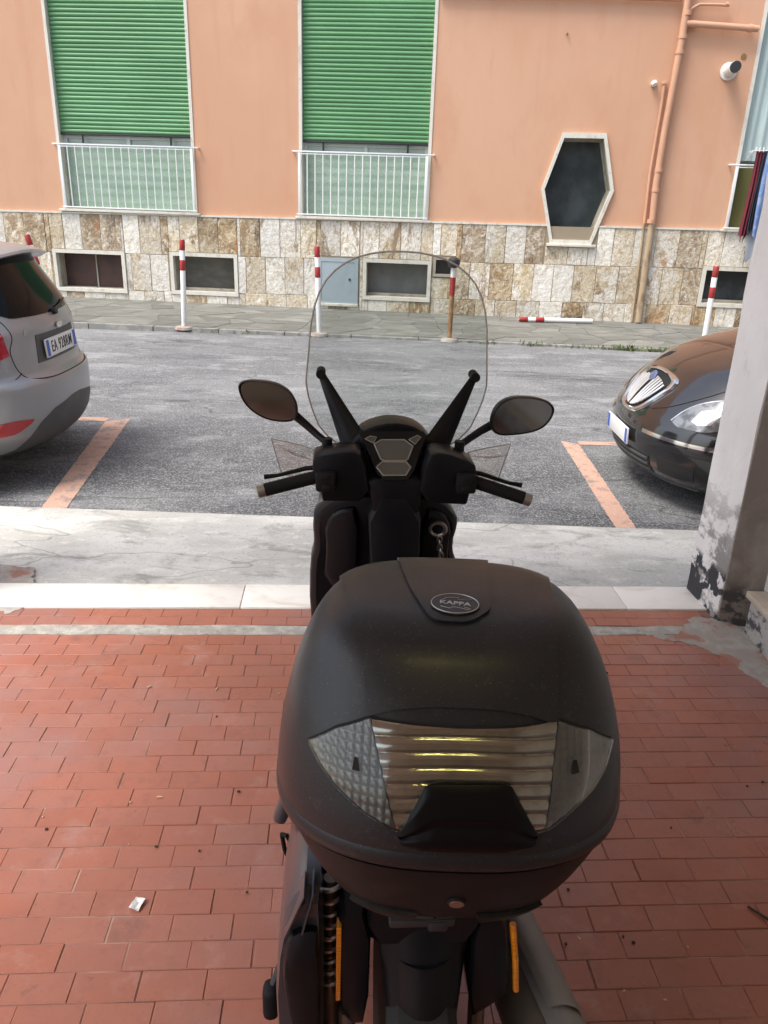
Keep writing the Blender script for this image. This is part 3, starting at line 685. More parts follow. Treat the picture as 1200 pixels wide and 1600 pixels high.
# tall shuttered windows
def window(r, sh_z, brackets=True, open_=False, seed=0):
    u0, u1, z0, z1 = r
    fo = [(u0 - .03, z0 - .0), (u1 + .03, z0), (u1 + .03, z1), (u0 - .03, z1)]
    fi = [(u0 + .022, z0 + .012), (u1 - .022, z0 + .012), (u1 - .022, z1 - .05), (u0 + .022, z1 - .05)]
    w = ring(fo, fi, -.014, .05, 'window', 'stone_trim', apt)
    ring([(u0 + .004, z0 + .004), (u1 - .004, z0 + .004), (u1 - .004, z1 - .01), (u0 + .004, z1 - .01)], fi, .048, .36, 'reveal', 'stone_trim', w)
    # inner glazed door with pale net behind, frame members
    m = MB(); m.box(((u0 + u1) / 2, .205, (z0 + z1) / 2), (u1 - u0 - .05, .02, z1 - z0 - .06)); m.build('pane', 'pale_glass', w, smooth=0)
    m = MB()
    for c in (u0 + .05, u1 - .05, (u0 + u1) / 2): m.box((c, .18, (z0 + z1) / 2), (.06, .05, z1 - z0 - .07), bevel=.004)
    m.box(((u0 + u1) / 2, .18, sh_z - .02), (u1 - u0 - .06, .045, .05), bevel=.004)
    m.build('frame', 'white_frame', w)
    m = MB(); rng = random.Random(seed); rows = []
    n = 40
    for j in range(24):
        z = z0 + .02 + (sh_z - .16 - z0) * j / 23
        rows.append([(u0 + .04 + (u1 - u0 - .08) * i / n, .135 + .006 * math.sin(j * 1.9) + .004 * math.sin(i * .7 + seed), z) for i in range(n + 1)])
    m.grid(rows); m.build('screen', 'green_curtain', w)
    if not open_:
        # rolled slats: a profiled curtain with a dark end bar
        pitch = .0625; rows = []; z = sh_z + .03; ku = 0
        while z < z1 - .06:
            jit = rng.uniform(-.004, .004); sag = rng.uniform(-.004, .004); ku += 1
            for dz, dy in ((0, .012), (.006, .002), (.020, -.008), (.040, -.008), (.054, .002), (.060, .012)):
                rows.append([(u0 + .03, .075 + dy + jit, z + dz), ((u0 + u1) / 2, .075 + dy + jit * .3, z + dz + sag), (u1 - .03, .075 + dy - jit, z + dz)])
            z += pitch
        m = MB(); m.grid(rows); m.build('shutter', 'shutter', w, smooth=50)
        m = MB(); m.box(((u0 + u1) / 2, .07, sh_z + .014), (u1 - u0 - .05, .035, .032), bevel=.004)
        for k in (.17, .83): m.box((u0 + (u1 - u0) * k, .08, sh_z - .06), (.03, .02, .12), bevel=.003)
        m.build('shutter_bar', 'dark_metal', w)
    m = MB(); m.box(((u0 + u1) / 2, -.028, z0 - .016), (u1 - u0 + .17, .105, .036), bevel=.005); m.build('sill', 'stone_trim', w)
    return w
def railing(u0, u1, z0, z1, nb):
    m = MB(); m.box(((u0 + u1) / 2, -.075, z1), (u1 - u0 + .20, .03, .022), bevel=.003)
    m.box(((u0 + u1) / 2, -.075, z1 - .035), (u1 - u0, .018, .014), bevel=.002)
    m.box(((u0 + u1) / 2, -.075, z0 + .03), (u1 - u0 + .06, .028, .022), bevel=.003)
    for s in (u0 - .09, u1 + .09): m.box((s, -.03, z1), (.022, .09, .022), bevel=.003)
    rl = m.build('railing', 'white_iron', apt)
    b = MB(); b.tube([(0, 0, z0 + .03), (0, 0, z1 - .02)], .0105, 8)
    me = None
    for k in range(nb):
        u = u0 + .02 + (u1 - u0 - .04) * k / (nb - 1)
        if k in (0, nb - 1):
            q = MB(); q.box((0, 0, (z0 + z1) / 2), (.045, .022, z1 - z0), bevel=.003); o = q.build('post', 'white_iron', rl)
        elif me is None: o = b.build('bar', 'white_iron', rl); me = o.data
        else: o = link('bar', me, rl)
        o.location = (u, -.075, 0)
window(W1, 2.70, seed=1); railing(.12, 2.44, 1.535, 2.548, 18)
window(W2, 2.685, seed=2); railing(4.22, 6.36, 1.55, 2.54, 17)
w3 = window(W3, 2.62, open_=True, seed=3)
m = MB(); rows = []
for j in range(20):
    z = 2.60 + 2.45 * j / 19
    rows.append([(11.29 + i * .034, .10 + .028 * math.sin(i * 1.35 + .25 * math.sin(j * .4)), z) for i in range(60)])
m.grid(rows); m.build('curtain', 'white_curtain', w3, smooth=80)
m = MB(); m.box((12.3, .12, 2.05), (1.98, .02, 1.0)); m.build('screen', 'olive_panel', w3, smooth=0)
railing(11.20, 13.3, 1.57, 2.53, 6)
# hexagonal window
def hexa(k):
    c = Vector((8.80, 2.09)); return [tuple(c + (Vector(p) - c) * k) for p in HEX]
hx = ring(hexa(1.03), hexa(.935), -.05, .03, 'hexagon_window', 'stone_trim', apt)
ring(hexa(.999), hexa(.94), .028, .34, 'reveal', 'reveal', hx)
ring(hexa(.942), hexa(.90), .27, .335, 'frame', 'reveal', hx)
m = MB(); m.prism(hexa(.95), .318, .332, UF); m.build('pane', 'hex_glass', hx, smooth=0)
m = MB(); m.box((8.79, -.035, 1.245), (.80, .12, .045), bevel=.005); m.build('sill', 'stone_trim', hx)
# pipes
m = MB(); m.tube([(10.04, -.085, 1.62), (10.01, -.085, 2.2), (10.02, -.085, 3.0), (10.07, -.085, 4.2), (10.075, -.085, 5.6)], .052, 14); pp = m.build('downpipe', 'stucco_pipe', apt)
m = MB(); m.tube([(10.06, -.085, .06), (10.04, -.085, .9), (10.04, -.085, 1.62)], .056, 14); m.build('lower_pipe', 'rust_pipe', pp)
for z in (1.66, 2.13, 2.42, 4.05, 4.25, 4.55):
    m = MB(); m.tube([(10.02 + max(0, z - 3) * .045, -.085, z - .03), (10.02 + max(0, z - 3) * .045, -.085, z + .03)], .064, 14)
    m.build('pipe_collar', 'stucco_pipe', pp)
m = MB(); m.tube([(9.955, -.05, .06), (9.925, -.05, 1.62)], .02, 8); m.build('lower_thin_pipe', 'rust_pipe', apt)
m = MB(); m.tube([(9.925, -.05, 1.62), (9.90, -.05, 2.4), (9.925, -.05, 3.3), (9.92, -.05, 3.62)], .024, 8); m.box((9.92, -.05, 3.64), (.07, .06, .05), bevel=.008); m.build('thin_pipe', 'stucco_pipe', apt)
m = MB(); m.tube([(10.10, -.09, 4.42), (10.6, -.09, 4.395), (11.15, -.09, 4.365)], .045, 12); m.tube([(11.0, -.09, 4.372), (11.06, -.09, 4.37)], .055, 12); m.build('branch_pipe', 'stucco_pipe', apt)
m = MB(); m.tube([(10.08, -.08, 4.50), (10.13, -.08, 4.60), (10.25, -.08, 4.665), (10.5, -.08, 4.665), (10.68, -.08, 4.66)], .022, 8); m.tube([(10.62, -.08, 4.67), (10.66, -.08, 4.67)], .032, 8); m.build('bent_pipe', 'stucco_pipe', apt)
m = MB(); m.tube([(6.4, -.06, 4.80), (8.4, -.06, 4.765), (10.0, -.06, 4.735)], .04, 10); m.build('header_pipe', 'stucco_pipe', apt)
m = MB(); m.tube([(9.765, -.005, 3.63), (9.765, -.06, 3.63), (9.775, -.08, 3.61)], [.045, .05, .035], 12); m.build('wall_socket', 'white_plastic', apt)
m = MB(); m.tube([(10.85, .0, 3.82), (10.85, -.02, 3.82), (10.85, -.025, 3.82)], [.125, .125, .10], 20); m.tube([(10.85, -.02, 3.82), (10.85, -.30, 3.83)], .085, 18); fl = m.build('flue', 'white_plastic', apt)
m = MB(); m.tube([(10.85, -.26, 3.829), (10.85, -.36, 3.832)], .075, 18); m.build('flue_tip', 'dark_metal', fl)
m = MB(); m.tube([(11.035, .004, 4.02), (11.035, -.012, 4.02)], .04, 14); m.build('plugged_hole', 'rust', apt)
m = MB(); m.tube([(8.37, 0, 4.28), (8.38, -.05, 4.27)], .012, 6); m.build('wall_hook', 'rust', apt)
# drying rack with pegs, laundry
m = MB()
for d in (0, .1): m.tube([(11.28, -.30 - d, 2.70 + d * .1), (13.3, -.34 - d, 2.76)], .006, 6)
m.tube([(11.33, -.06, 2.60), (11.33, -.42, 2.72)], .01, 6); m.tube([(13.2, -.06, 2.60), (13.2, -.44, 2.76)], .01, 6)
rk = m.build('drying_rack', 'white_iron', apt)
m = MB()
for k in range(16): m.box((11.36 + k * .06 + random.uniform(-.01, .01), -.33, 2.735), (.012, .03, .07), bevel=.002)
m.build('clothes_peg', 'white_plastic', rk)
def cloth(u0, u1, zt, zb, y, name, mat, label, cat, seed):
    rng = random.Random(seed); rows = []
    for j in range(22):
        t = j / 21
        rows.append([(u0 + (u1 - u0) * i / 16 + .02 * math.sin(t * 3 + seed), y + .035 * math.sin(i * .9 + seed + t) * (.3 + t), zt + (zb - zt) * t + .05 * math.sin(i * .8 + seed) * t) for i in range(17)])
    m = MB(); m.grid(rows); n0 = len(m.v)
    back = [[(x, yy + .006, z) for x, yy, z in r] for r in rows]; m.grid(back)
    o = m.build(name, mat, None, smooth=80); o.matrix_world = apt.matrix_local if False else Matrix.Translation((WALL_O[0], WALL_O[1], 0)) @ Matrix.Rotation(WALL_A, 4, 'Z')
    return tag(o, label, cat, 'laundry hung below the right window')
cloth(11.37, 11.475, 2.72, 1.45, -.32, 'hanging_garment', 'maroon', 'maroon garment hung on the rack, leftmost piece of laundry', 'laundry', 1)
cloth(11.47, 11.545, 2.72, 1.55, -.34, 'hanging_garment', 'navy', 'dark navy garment hung between the maroon and the blue ones', 'laundry', 2)
cloth(11.54, 11.95, 2.74, 1.5, -.36, 'hanging_garment', 'blue_cloth', 'light blue garment hung on the rack beside the pillar', 'laundry', 3)
cloth(11.50, 12.1, 1.9, 1.15, -.28, 'hanging_garment', 'white_cloth', 'pale sheet hanging lowest below the blue garment', 'laundry', 4)

# ------------------------------------------------------------------ bollards
def bollard(base, top, label, kind='std', parts=True):
    base, top = Vector(base), Vector(top); d = top - base; Lh = d.length
    q = d.to_track_quat('Z', 'Y')
    t = thing('bollard', label, 'bollard', base, group='bollards along the far pavement'); t.rotation_mode = 'QUATERNION'; t.rotation_quaternion = q
    r = .037
    if kind == 'rust':
        m = MB(); m.tube([(0, 0, 0), (0, 0, .66)], r * .92, 14); m.build('rusty_post', 'rust', t)
        m = MB(); m.tube([(0, 0, .66), (0, 0, 1.0)], r, 14); m.build('post', 'bol_white', t)
        m = MB(); m.tube([(0, 0, .62), (0, 0, .86)], r + .002, 14); m.build('red_band', 'bol_red', t)
        m = MB(); m.lathe([(.03, .985), (.075, 1.0), (.088, 1.05), (.08, 1.10), (.045, 1.125)], None, 16); m.build('cap', 'dark_metal', t)
    else:
        m = MB(); m.lathe([(r, 0), (r, Lh - .012), (r * .8, Lh), (.004, Lh + .004)], None, 16); m.build('post', 'bol_white', t)
        for a, b in ((Lh - .145, Lh - .002), (Lh - .42, Lh - .275)):
            m = MB(); m.lathe([(r + .001, a), (r + .0022, a + .002), (r + .0022, b - .01), (r * .82, b + .004)] if b > Lh - .1 else [(r + .001, a), (r + .0022, a + .002), (r + .0022, b - .002), (r + .001, b)], None, 16); m.build('red_band', 'bol_red', t)
    if kind != 'fallen':
        m = MB(); m.lathe([(.135, -.03), (.12, .006), (.06, .016), (.043, .022)], None, 11); fb = m.build('base_mortar', 'mortar', t); fb.rotation_mode = 'QUATERNION'; fb.rotation_quaternion = q.inverted()
    return t
bollard((-4.95, 11.62, -.012), (-5.22, 11.55, 1.20), 'leaning red and white bollard behind the silver hatchback roof')
bollard((-3.045, 11.52, -.014), (-2.99, 11.48, 1.21), 'upright red and white bollard left of the windshield, before a basement window')
bollard((-1.035, 11.36, -.014), (-1.065, 11.33, 1.19), 'red and white bollard at the left windshield edge, beside the pale meter door')
bollard((.855, 11.25, -.014), (.85, 11.22, 1.2), 'bollard with rusty brown shaft and black cap seen through the windshield', 'rust')
bollard((4.42, 11.0, -.014), (4.39, 10.97, 1.13), 'red and white bollard standing behind the dark car bonnet')
bollard((3.36, 13.15, .076), (2.13, 13.08, .076), 'fallen red and white bollard lying on the pavement by the wall', 'fallen')

# ------------------------------------------------------------------ weeds along the far kerb
def weeds():
    rng = random.Random(4); m = MB()
    for cx, n, h in ((1.35, 22, .07), (2.05, 34, .09), (2.75, 20, .06), (3.1, 46, .07), (3.35, 120, .08), (3.7, 90, .075), (3.95, 60, .08), (2.5, 18, .05), (4.4, 30, .06), (-2.2, 10, .04)):
        for k in range(n):
            x = cx + rng.gauss(0, .11); y = far_kerb_y(x) + rng.uniform(-.05, .02); z = ROAD_Z if y < far_kerb_y(x) else -.02
            a = rng.uniform(0, 6.28); hh = h * rng.uniform(.2, .75); w = rng.uniform(.004, .010); le = rng.uniform(.01, .05)
            dx, dy = math.cos(a), math.sin(a)
            m.add([(x - dy * w, y + dx * w, z), (x + dy * w, y - dx * w, z), (x + dx * le * .6 + dy * w, y + dy * le * .6 - dx * w, z + hh * .8), (x + dx * le, y + dy * le, z + hh)], [(0, 1, 2), (0, 2, 3)])
    tag(m.build('weeds', 'weed', smooth=0), kind='stuff')
weeds()

# ------------------------------------------------------------------ parked cars
class CarShape:
    """body as a stack of rounded plan outlines: rows (z, half width, near end, exponent), far end"""
    def __init__(s, rows, far, side, corner=.55): s.rows = rows; s.far = far; s.side = side; s.corner = corner; s.length = 3.85
    def __call__(s, v, z):
        a, u, n = catmull(s.rows, z); t = min(abs(v) / a, 1.0)
        return (u + s.corner * (1 - (1 - t ** n) ** (1 / n)), s.side * v, z)
    def sign(s, n, p): return 1 if n.dot(p - Vector((1.6, 0, .7))) > 0 else -1
    def loop(s, z):
        a, u, n = catmull(s.rows, z); uf = catmull(s.far, z)[0]; pts = []
        N = 36
        for i in range(N + 1):
            th = math.pi * i / N; v = -a * math.cos(th); t = abs(v) / a
            pts.append((u + s.corner * (1 - (1 - min(t, 1) ** n) ** (1 / n)), v, z))
        for k in range(1, 8): pts.append((u + s.corner + (uf - s.corner - u - s.corner) * k / 8, a, z))
        for i in range(N + 1):
            th = math.pi * i / N; v = a * math.cos(th); t = abs(v) / a
            pts.append((uf - s.corner * (1 - (1 - min(t, 1) ** n) ** (1 / n)), v, z))
        for k in range(1, 8): pts.append((uf - s.corner - (uf - s.corner - u - s.corner) * k / 8, -a, z))
        return pts
    def body(s, name, mat, parent, z0=None, z1=None, step=.02, smooth=50):
        z0 = s.rows[0][0] if z0 is None else z0; z1 = s.rows[-1][0] if z1 is None else z1
        n = int((z1 - z0) / step) + 1; m = MB(); m.loft([s.loop(z0 + (z1 - z0) * k / n) for k in range(n + 1)]); return m.build(name, mat, parent, smooth=smooth)
def seam(shape, path, r, name, parent, mat='seam_black', n=40, off=.0):
    pts = resample([(*p, 0) for p in path], n, True); m = MB()
    q = []
    for p in pts:
        w = Vector(shape(p.x, p.y)); q.append(w + Vector((-off, 0, 0)))
    m.tube(q, r, 6); return m.build(name, mat, parent)
def wheels(car, us, half, r=.305):
    tme = rme = None
    for u in us:
        for s in (-1, 1):
            w = Matrix.Translation((0, 0, 0)) @ Matrix.Rotation(R(90), 4, 'X')
            if tme is None:
                m = MB(); m.lathe([(r * .62, -.09), (r * .9, -.095), (r, -.075), (r, .075), (r * .9, .095), (r * .62, .09)], w, 32); t = m.build('wheel', 'tyre', car); tme = t.data
            else: t = link('wheel', tme, car)
            t.location = (u, s * half, r)
            if rme is None:
                m = MB(); m.lathe([(r * .63, -.085), (r * .58, -.08), (r * .2, -.06), (.03, -.07), (.03, .07), (r * .2, .06), (r * .58, .08), (r * .63, .085)], w, 20)
                for k in range(5):
                    a = k * 2 * math.pi / 5; m.box((math.cos(a) * r * .38, 0, math.sin(a) * r * .38), (r * .5, .17, .05), rot=Matrix.Rotation(-a, 3, 'Y'))
                o = m.build('rim', 'alloy', t); rme = o.data
            else: link('rim', rme, t)
def plate(car, shape, z0, z1, u, half, tilt, body, blue_ends, side):
    pz = MB(); pz.box((0, 0, 0), (.012, half * 2, z1 - z0), bevel=.002)
    p = pz.build('number_plate', 'plate', car); p.location = (u, 0, (z0 + z1) / 2); p.rotation_euler = (0, tilt, 0)
    for s in blue_ends:
        m = MB(); m.box((-.0066, s * (half - .026), 0), (.002, .042, z1 - z0 - .012)); m.build('blue_band', 'plate_blue', p, smooth=0)
    if body:
        me = text_mesh(body, .098, .0008, bold=.0003, spacing=1.12); me.materials.append(mt['letter_black'])
        o = link('lettering', me, p)
        # text x runs to the viewer's right, text y up, facing -x of the car
        o.matrix_local = Matrix.Translation((-.0075, 0, -.002)) @ Matrix(((0, 0, -1, 0), (-1, 0, 0, 0), (0, 1, 0, 0), (0, 0, 0, 1))) @ Matrix.Diagonal((.78, 1.06, 1, 1))
    return p

def silver_car():
    car = thing('hatchback', 'silver hatchback with tinted rear window and white number plate, parked at left', 'car', (-2.04, 5.23, ROAD_Z), R(182), group='cars parked along the near kerb')
    rows = [(.19, .72, .34, 2.3), (.22, .755, .25, 2.3), (.26, .775, .19, 2.3), (.36, .80, .135, 2.4), (.50, .815, .115, 2.4), (.60, .825, .115, 2.4), (.675, .825, .125, 2.4), (.70, .82, .170, 2.4), (.85, .825, .190, 2.4), (.945, .82, .198, 2.4), (.965, .815, .198, 2.4), (1.0, .81, .208, 2.4),
            (1.1, .785, .245, 2.4), (1.2, .745, .30, 2.4), (1.3, .70, .36, 2.4), (1.40, .655, .42, 2.5), (1.44, .62, .47, 2.5), (1.465, .52, .60, 2.5), (1.475, .35, .85, 2.4)]
    far = [(.19, 3.72), (.4, 3.88), (.7, 3.80), (.85, 3.55), (.95, 3.0), (1.0, 2.85), (1.2, 2.5), (1.42, 2.0), (1.475, 1.7)]
    S = CarShape(rows, far, -1); body = S.body('body', 'silver', car)
    # rear window
    top = [(-.50, 1.365), (-.3, 1.385), (0, 1.39), (.3, 1.385), (.50, 1.365)]
    bot = [(-.60, 1.135), (-.54, 1.085), (-.46, 1.053), (-.24, 1.048), (0, 1.046), (.24, 1.048), (.46, 1.053), (.54, 1.085), (.60, 1.135)]
    rw = patch(S, top, bot, 33, 11, .004, .01).build('rear_window', 'car_glass', car)
    patch(S, [(-.60, 1.375), (0, 1.40), (.60, 1.375)], [(-.505, 1.362), (-.3, 1.38), (0, 1.386), (.3, 1.38), (.505, 1.362)], 25, 3, .003, .008).build('window_trim', 'black_trim', rw)
    # roof spoiler
    m = MB(); rws = []
    for j, (du, z) in enumerate(((.66, 1.472), (.50, 1.468), (.40, 1.452), (.335, 1.432), (.325, 1.418), (.345, 1.405), (.45, 1.408), (.60, 1.41))):
        rws.append([(du + .16 * abs(t) ** 3.0, .60 * t * (1.02 if j < 6 else .98), z - .055 * t * t) for t in np.linspace(-1, 1, 25)])
    m.grid(rws, cv=True); o = len(m.v)
    nc = 25; m.f += [tuple(j * nc for j in range(8)), tuple(j * nc + nc - 1 for j in range(7, -1, -1))]
    m.build('spoiler', 'silver', car)
    # tailgate outline and ledge above the plate
    seam(S, [(-.585, 1.10), (-.53, 1.03), (-.51, .95), (-.545, .86), (-.525, .76), (-.45, .688), (-.2, .672), (.2, .672), (.45, .688), (.525, .76), (.545, .86), (.51, .95), (.53, 1.03), (.585, 1.10)], .0030, 'tailgate_seam', car, n=90)
    patch(S, [(-.40, .985), (0, .995), (.40, .985)], [(-.42, .945), (0, .950), (.42, .945)], 25, 5, .008, .014).build('tailgate_ledge', 'silver', car)
    m = MB(); c = Vector(S(0, .965)) + Vector((-.016, 0, 0)); m.lathe([(.034, 0), (.036, .004), (.028, .008)], Matrix.Translation(c) @ Matrix.Rotation(R(-90), 4, 'Y') @ Matrix.Diagonal((.6, 1.35, 1, 1)), 20); m.build('badge', 'chrome', car)
    # plate in its recess
    patch(S, [(-.31, .935), (.31, .935)], [(-.34, .765), (.34, .765)], 17, 5, .003, .006).build('plate_recess', 'grey_trim', car)
    plate(car, S, .785, .900, .183, .262, R(4), 'EA 928RM', (-1, 1), -1)
    # lamps
    for s in (-1, 1):
        l = patch(S, [(s * .805, 1.05), (s * .70, 1.025), (s * .572, .985)], [(s * .805, .80), (s * .68, .81), (s * .556, .845)], 17, 7, .006, .014).build('tail_lamp', 'red_lens', car)
        patch(S, [(s * .80, 1.0), (s * .70, .985), (s * .605, .955)], [(s * .80, .905), (s * .68, .90), (s * .60, .915)], 12, 4, .009, .004).build('clear_section', 'lamp_clear', l)
        patch(S, [(s * .735, .452), (s * .62, .458), (s * .52, .446)], [(s * .735, .362), (s * .62, .375), (s * .535, .425)], 13, 4, .004, .01).build('rear_reflector', 'red_lens', car)
    # dark lower bumper
    patch(S, [(-.62, .205), (-.565, .25), (-.515, .35), (-.456, .415), (-.34, .472), (-.07, .508), (.07, .508), (.34, .472), (.456, .415), (.515, .35), (.565, .25), (.62, .205)],
          [(-.61, .195), (.61, .195)], 41, 9, .004, .01).build('lower_bumper', 'grey_trim', car)
    seam(S, [(-.84, .70), (-.7, .69), (-.56, .70), (-.5, .73)], .003, 'bumper_seam', car)
    seam(S, [(.5, .73), (.56, .70), (.7, .69), (.82, .70)], .003, 'bumper_seam', car)
    # wiper
    m = MB(); a = Vector(S(.02, 1.052)) + Vector((-.018, 0, 0)); b = Vector(S(.31, 1.10)) + Vector((-.02, 0, 0)); m.tube([a, a.lerp(b, .5) + Vector((-.008, 0, .0)), b], [.014, .009, .006], 8)
    m.tube([a + Vector((.02, 0, -.01)), a + Vector((-.012, 0, 0))], .022, 12); m.build('rear_wiper', 'black_trim', car)
    for s in (-1, 1):
        rows_ = []
        for z in np.linspace(1.03, 1.38, 7):
            a_, u_, n_ = catmull(S.rows, z); rows_.append([(u, s * (a_ + .004), z) for u in np.linspace(.95 + (z - 1) * .5, 2.75 - (z - 1) * 1.5, 9)])
        m = MB(); m.grid(rows_); m.grid([[(x, y - s * .01, z) for x, y, z in r] for r in rows_]); m.build('side_window', 'car_glass', car)
    wheels(car, (.80, 3.15), .76)
    return car
silver_car()

def dark_car():
    car = thing('dark_car', 'glossy black small car with shield grille and chrome strips, parked behind the pillar', 'car', (1.625, 5.23, ROAD_Z), 0, group='cars parked along the near kerb')
    rows = [(.12, .74, .26, 2.2), (.14, .765, .19, 2.2), (.18, .79, .10, 2.2), (.26, .81, .03, 2.2), (.42, .83, .0, 2.2), (.52, .83, .02, 2.2), (.60, .825, .07, 2.2), (.70, .81, .145, 2.2), (.78, .80, .225, 2.2), (.86, .78, .32, 2.2), (.93, .76, .46, 2.2), (1.0, .735, .655, 2.2), (1.06, .71, .87, 2.3), (1.09, .69, 1.0, 2.3)]
    far = [(.12, 3.55), (.3, 3.72), (.6, 3.76), (.9, 3.70), (1.09, 3.6)]
    S = CarShape(rows, far, 1); S.body('body', 'black_paint', car, step=.015)
    # cabin: glass, pillars, roof
    crow = [(1.06, .70, .93, 2.4), (1.2, .66, 1.10, 2.4), (1.35, .60, 1.32, 2.4), (1.45, .55, 1.55, 2.4)]
    cfar = [(1.06, 3.6), (1.2, 3.55), (1.35, 3.4), (1.45, 3.2)]
    C = CarShape(crow, cfar, 1, corner=.40); gl = C.body('cabin_glass', 'car_glass', car)
    rf = CarShape([(1.44, .56, 1.50, 2.4), (1.48, .54, 1.56, 2.4), (1.51, .46, 1.72, 2.4), (1.525, .30, 1.95, 2.4)], [(1.44, 3.3), (1.48, 3.25), (1.51, 3.1), (1.525, 2.8)], 1, corner=.4); rf.body('roof', 'black_paint', car)
    for s in (-1, 1):
        m = MB(); m.tube([Vector(C(s * .66, 1.05)) + Vector((-.0, s * .02, 0)), Vector(C(s * .6, 1.25)) + Vector((0, s * .03, 0)), Vector(C(s * .52, 1.46)) + Vector((0, s * .02, 0))], .035, 8); m.build('windscreen_post', 'black_paint', car)
    m = MB(); rws = []
    for z, du in ((1.075, -.10), (1.085, .02), (1.10, .05)):
        rws.append([(C(v, 1.06)[0] + du, v, z + .012) for v in np.linspace(-.64, .64, 21)])
    m.grid(rws); m.build('cowl', 'black_trim', car)
    m = MB(); m.tube([(C(-.35, 1.1)[0] - .035, -.38, 1.115), (C(.0, 1.13)[0] - .025, .05, 1.135), (C(.3, 1.12)[0] - .03, .35, 1.125)], .011, 8); m.build('wiper', 'black_trim', car)
    # shield grille
    top = [(-.285, .725), (-.265, .765), (-.22, .785), (-.10, .802), (0, .806), (.10, .802), (.22, .785), (.265, .765), (.285, .725)]
    bot = [(-.285, .725), (-.235, .64), (-.165, .565), (-.09, .538), (0, .530), (.09, .538), (.165, .565), (.235, .64), (.285, .725)]
    G0 = -.03
    top = [(v + G0, z) for v, z in top]; bot = [(v + G0, z) for v, z in bot]
    g = patch(S, top, bot, 29, 11, .004, .02, smooth=True).build('grille', 'seam_black', car)
    ringp = resample([(*p, 0) for p in top], 40, True) + resample([(*p, 0) for p in reversed(bot)], 40, True)[1:-1]
    m = MB(); cs = Vector((G0, .68)); rr = []
    for p in ringp:
        row = []
        for k, o in ((1.03, .002), (1.0, .016), (.93, .020), (.87, .014), (.85, .002)):
            v, z = cs.x + (p.x - cs.x) * k, cs.y + (p.y - cs.y) * k; w = Vector(S(v, z)); row.append(w + Vector((-o, 0, o * .6)))
        rr.append(row)
    m.grid(rr, cv=True); m.build('grille_frame', 'chrome', g)
    for k in range(-5, 6):
        if k == 0: continue
        a = k * .040; b = k * .0245
        z1 = .762 - .0011 * k * k; z0 = .566 + .0016 * k * k + (.004 if abs(k) > 4 else 0)
        pts = []
        for t in np.linspace(0, 1, 9):
            v = G0 + a + (b - a) * t ** 1.6; z = z1 + (z0 - z1) * t
            p = Vector(S(v, z)); pts.append(p + Vector((-.018, 0, .006)))
        m = MB(); m.tube(pts, .0078, 6); m.build('grille_bar', 'bar_metal', g)
    m = MB(); c = Vector(S(G0, .75)); c += Vector((-.024, 0, .014)); m.lathe([(.042, 0), (.044, .006), (.034, .012)], Matrix.Translation(c) @ Matrix.Rotation(R(-62), 4, 'Y') @ Matrix.Diagonal((.85, 1.1, 1, 1)), 20); m.build('badge', 'badge_blue', g)
    for s in (-1, 1):
        h = patch(S, [(s * .525, .585), (s * .545, .645), (s * .60, .705), (s * .70, .745), (s * .785, .735)], [(s * .525, .575), (s * .60, .553), (s * .70, .555), (s * .80, .60)], 21, 9, .007, .03, smooth=True).build('headlamp', 'lamp_clear', car)
        patch(S, [(s * .63, .665), (s * .675, .685), (s * .72, .665)], [(s * .63, .60), (s * .675, .585), (s * .72, .60)], 12, 6, .010, .004).build('reflector_bowl', 'chrome', h)
        seam(S, [(s * .52, .58), (s * .545, .65), (s * .60, .712), (s * .70, .752), (s * .79, .745)], .006, 'lamp_rim', h, 'chrome', n=24, off=.004)
        patch(S, [(s * .35, .480), (s * .6, .478), (s * .80, .478)], [(s * .35, .456), (s * .6, .455), (s * .80, .455)], 22, 3, .008, .01).build('chrome_strip', 'chrome', car)
        patch(S, [(s * .50, .345), (s * .62, .335), (s * .72, .33)], [(s * .50, .24), (s * .60, .225), (s * .70, .235)], 13, 5, .003, .006).build('fog_recess', 'black_trim', car)
        seam(S, [(s * .30, .60), (s * .42, .64), (s * .52, .70), (s * .60, .77), (s * .66, .86), (s * .68, .95), (s * .67, 1.03)], .003, 'bonnet_seam', car, n=50)
    seam(S, [(-.78, .40), (-.6, .405), (-.45, .395)], .003, 'bumper_seam', car)
    lg = patch(S, [(-.43, .315), (0, .315), (.43, .315)], [(-.43, .205), (0, .20), (.43, .205)], 25, 5, .003, .006).build('lower_grille', 'black_trim', car)
    for z in (.225, .262, .298):
        patch(S, [(-.42, z + .008), (0, z + .008), (.42, z + .008)], [(-.42, z - .006), (0, z - .006), (.42, z - .006)], 25, 3, .012, .01).build('slat', 'grey_trim', lg)
    seam(S, [(-.66, .165), (-.4, .16), (0, .158), (.4, .16), (.66, .165)], .006, 'lip', car, 'grey_trim', off=.004)
    plate(car, S, .335, .445, -.013, .24, R(-3), None, (-1, 1), 1)
    wheels(car, (.78, 3.05), .76, .29)
dark_car()

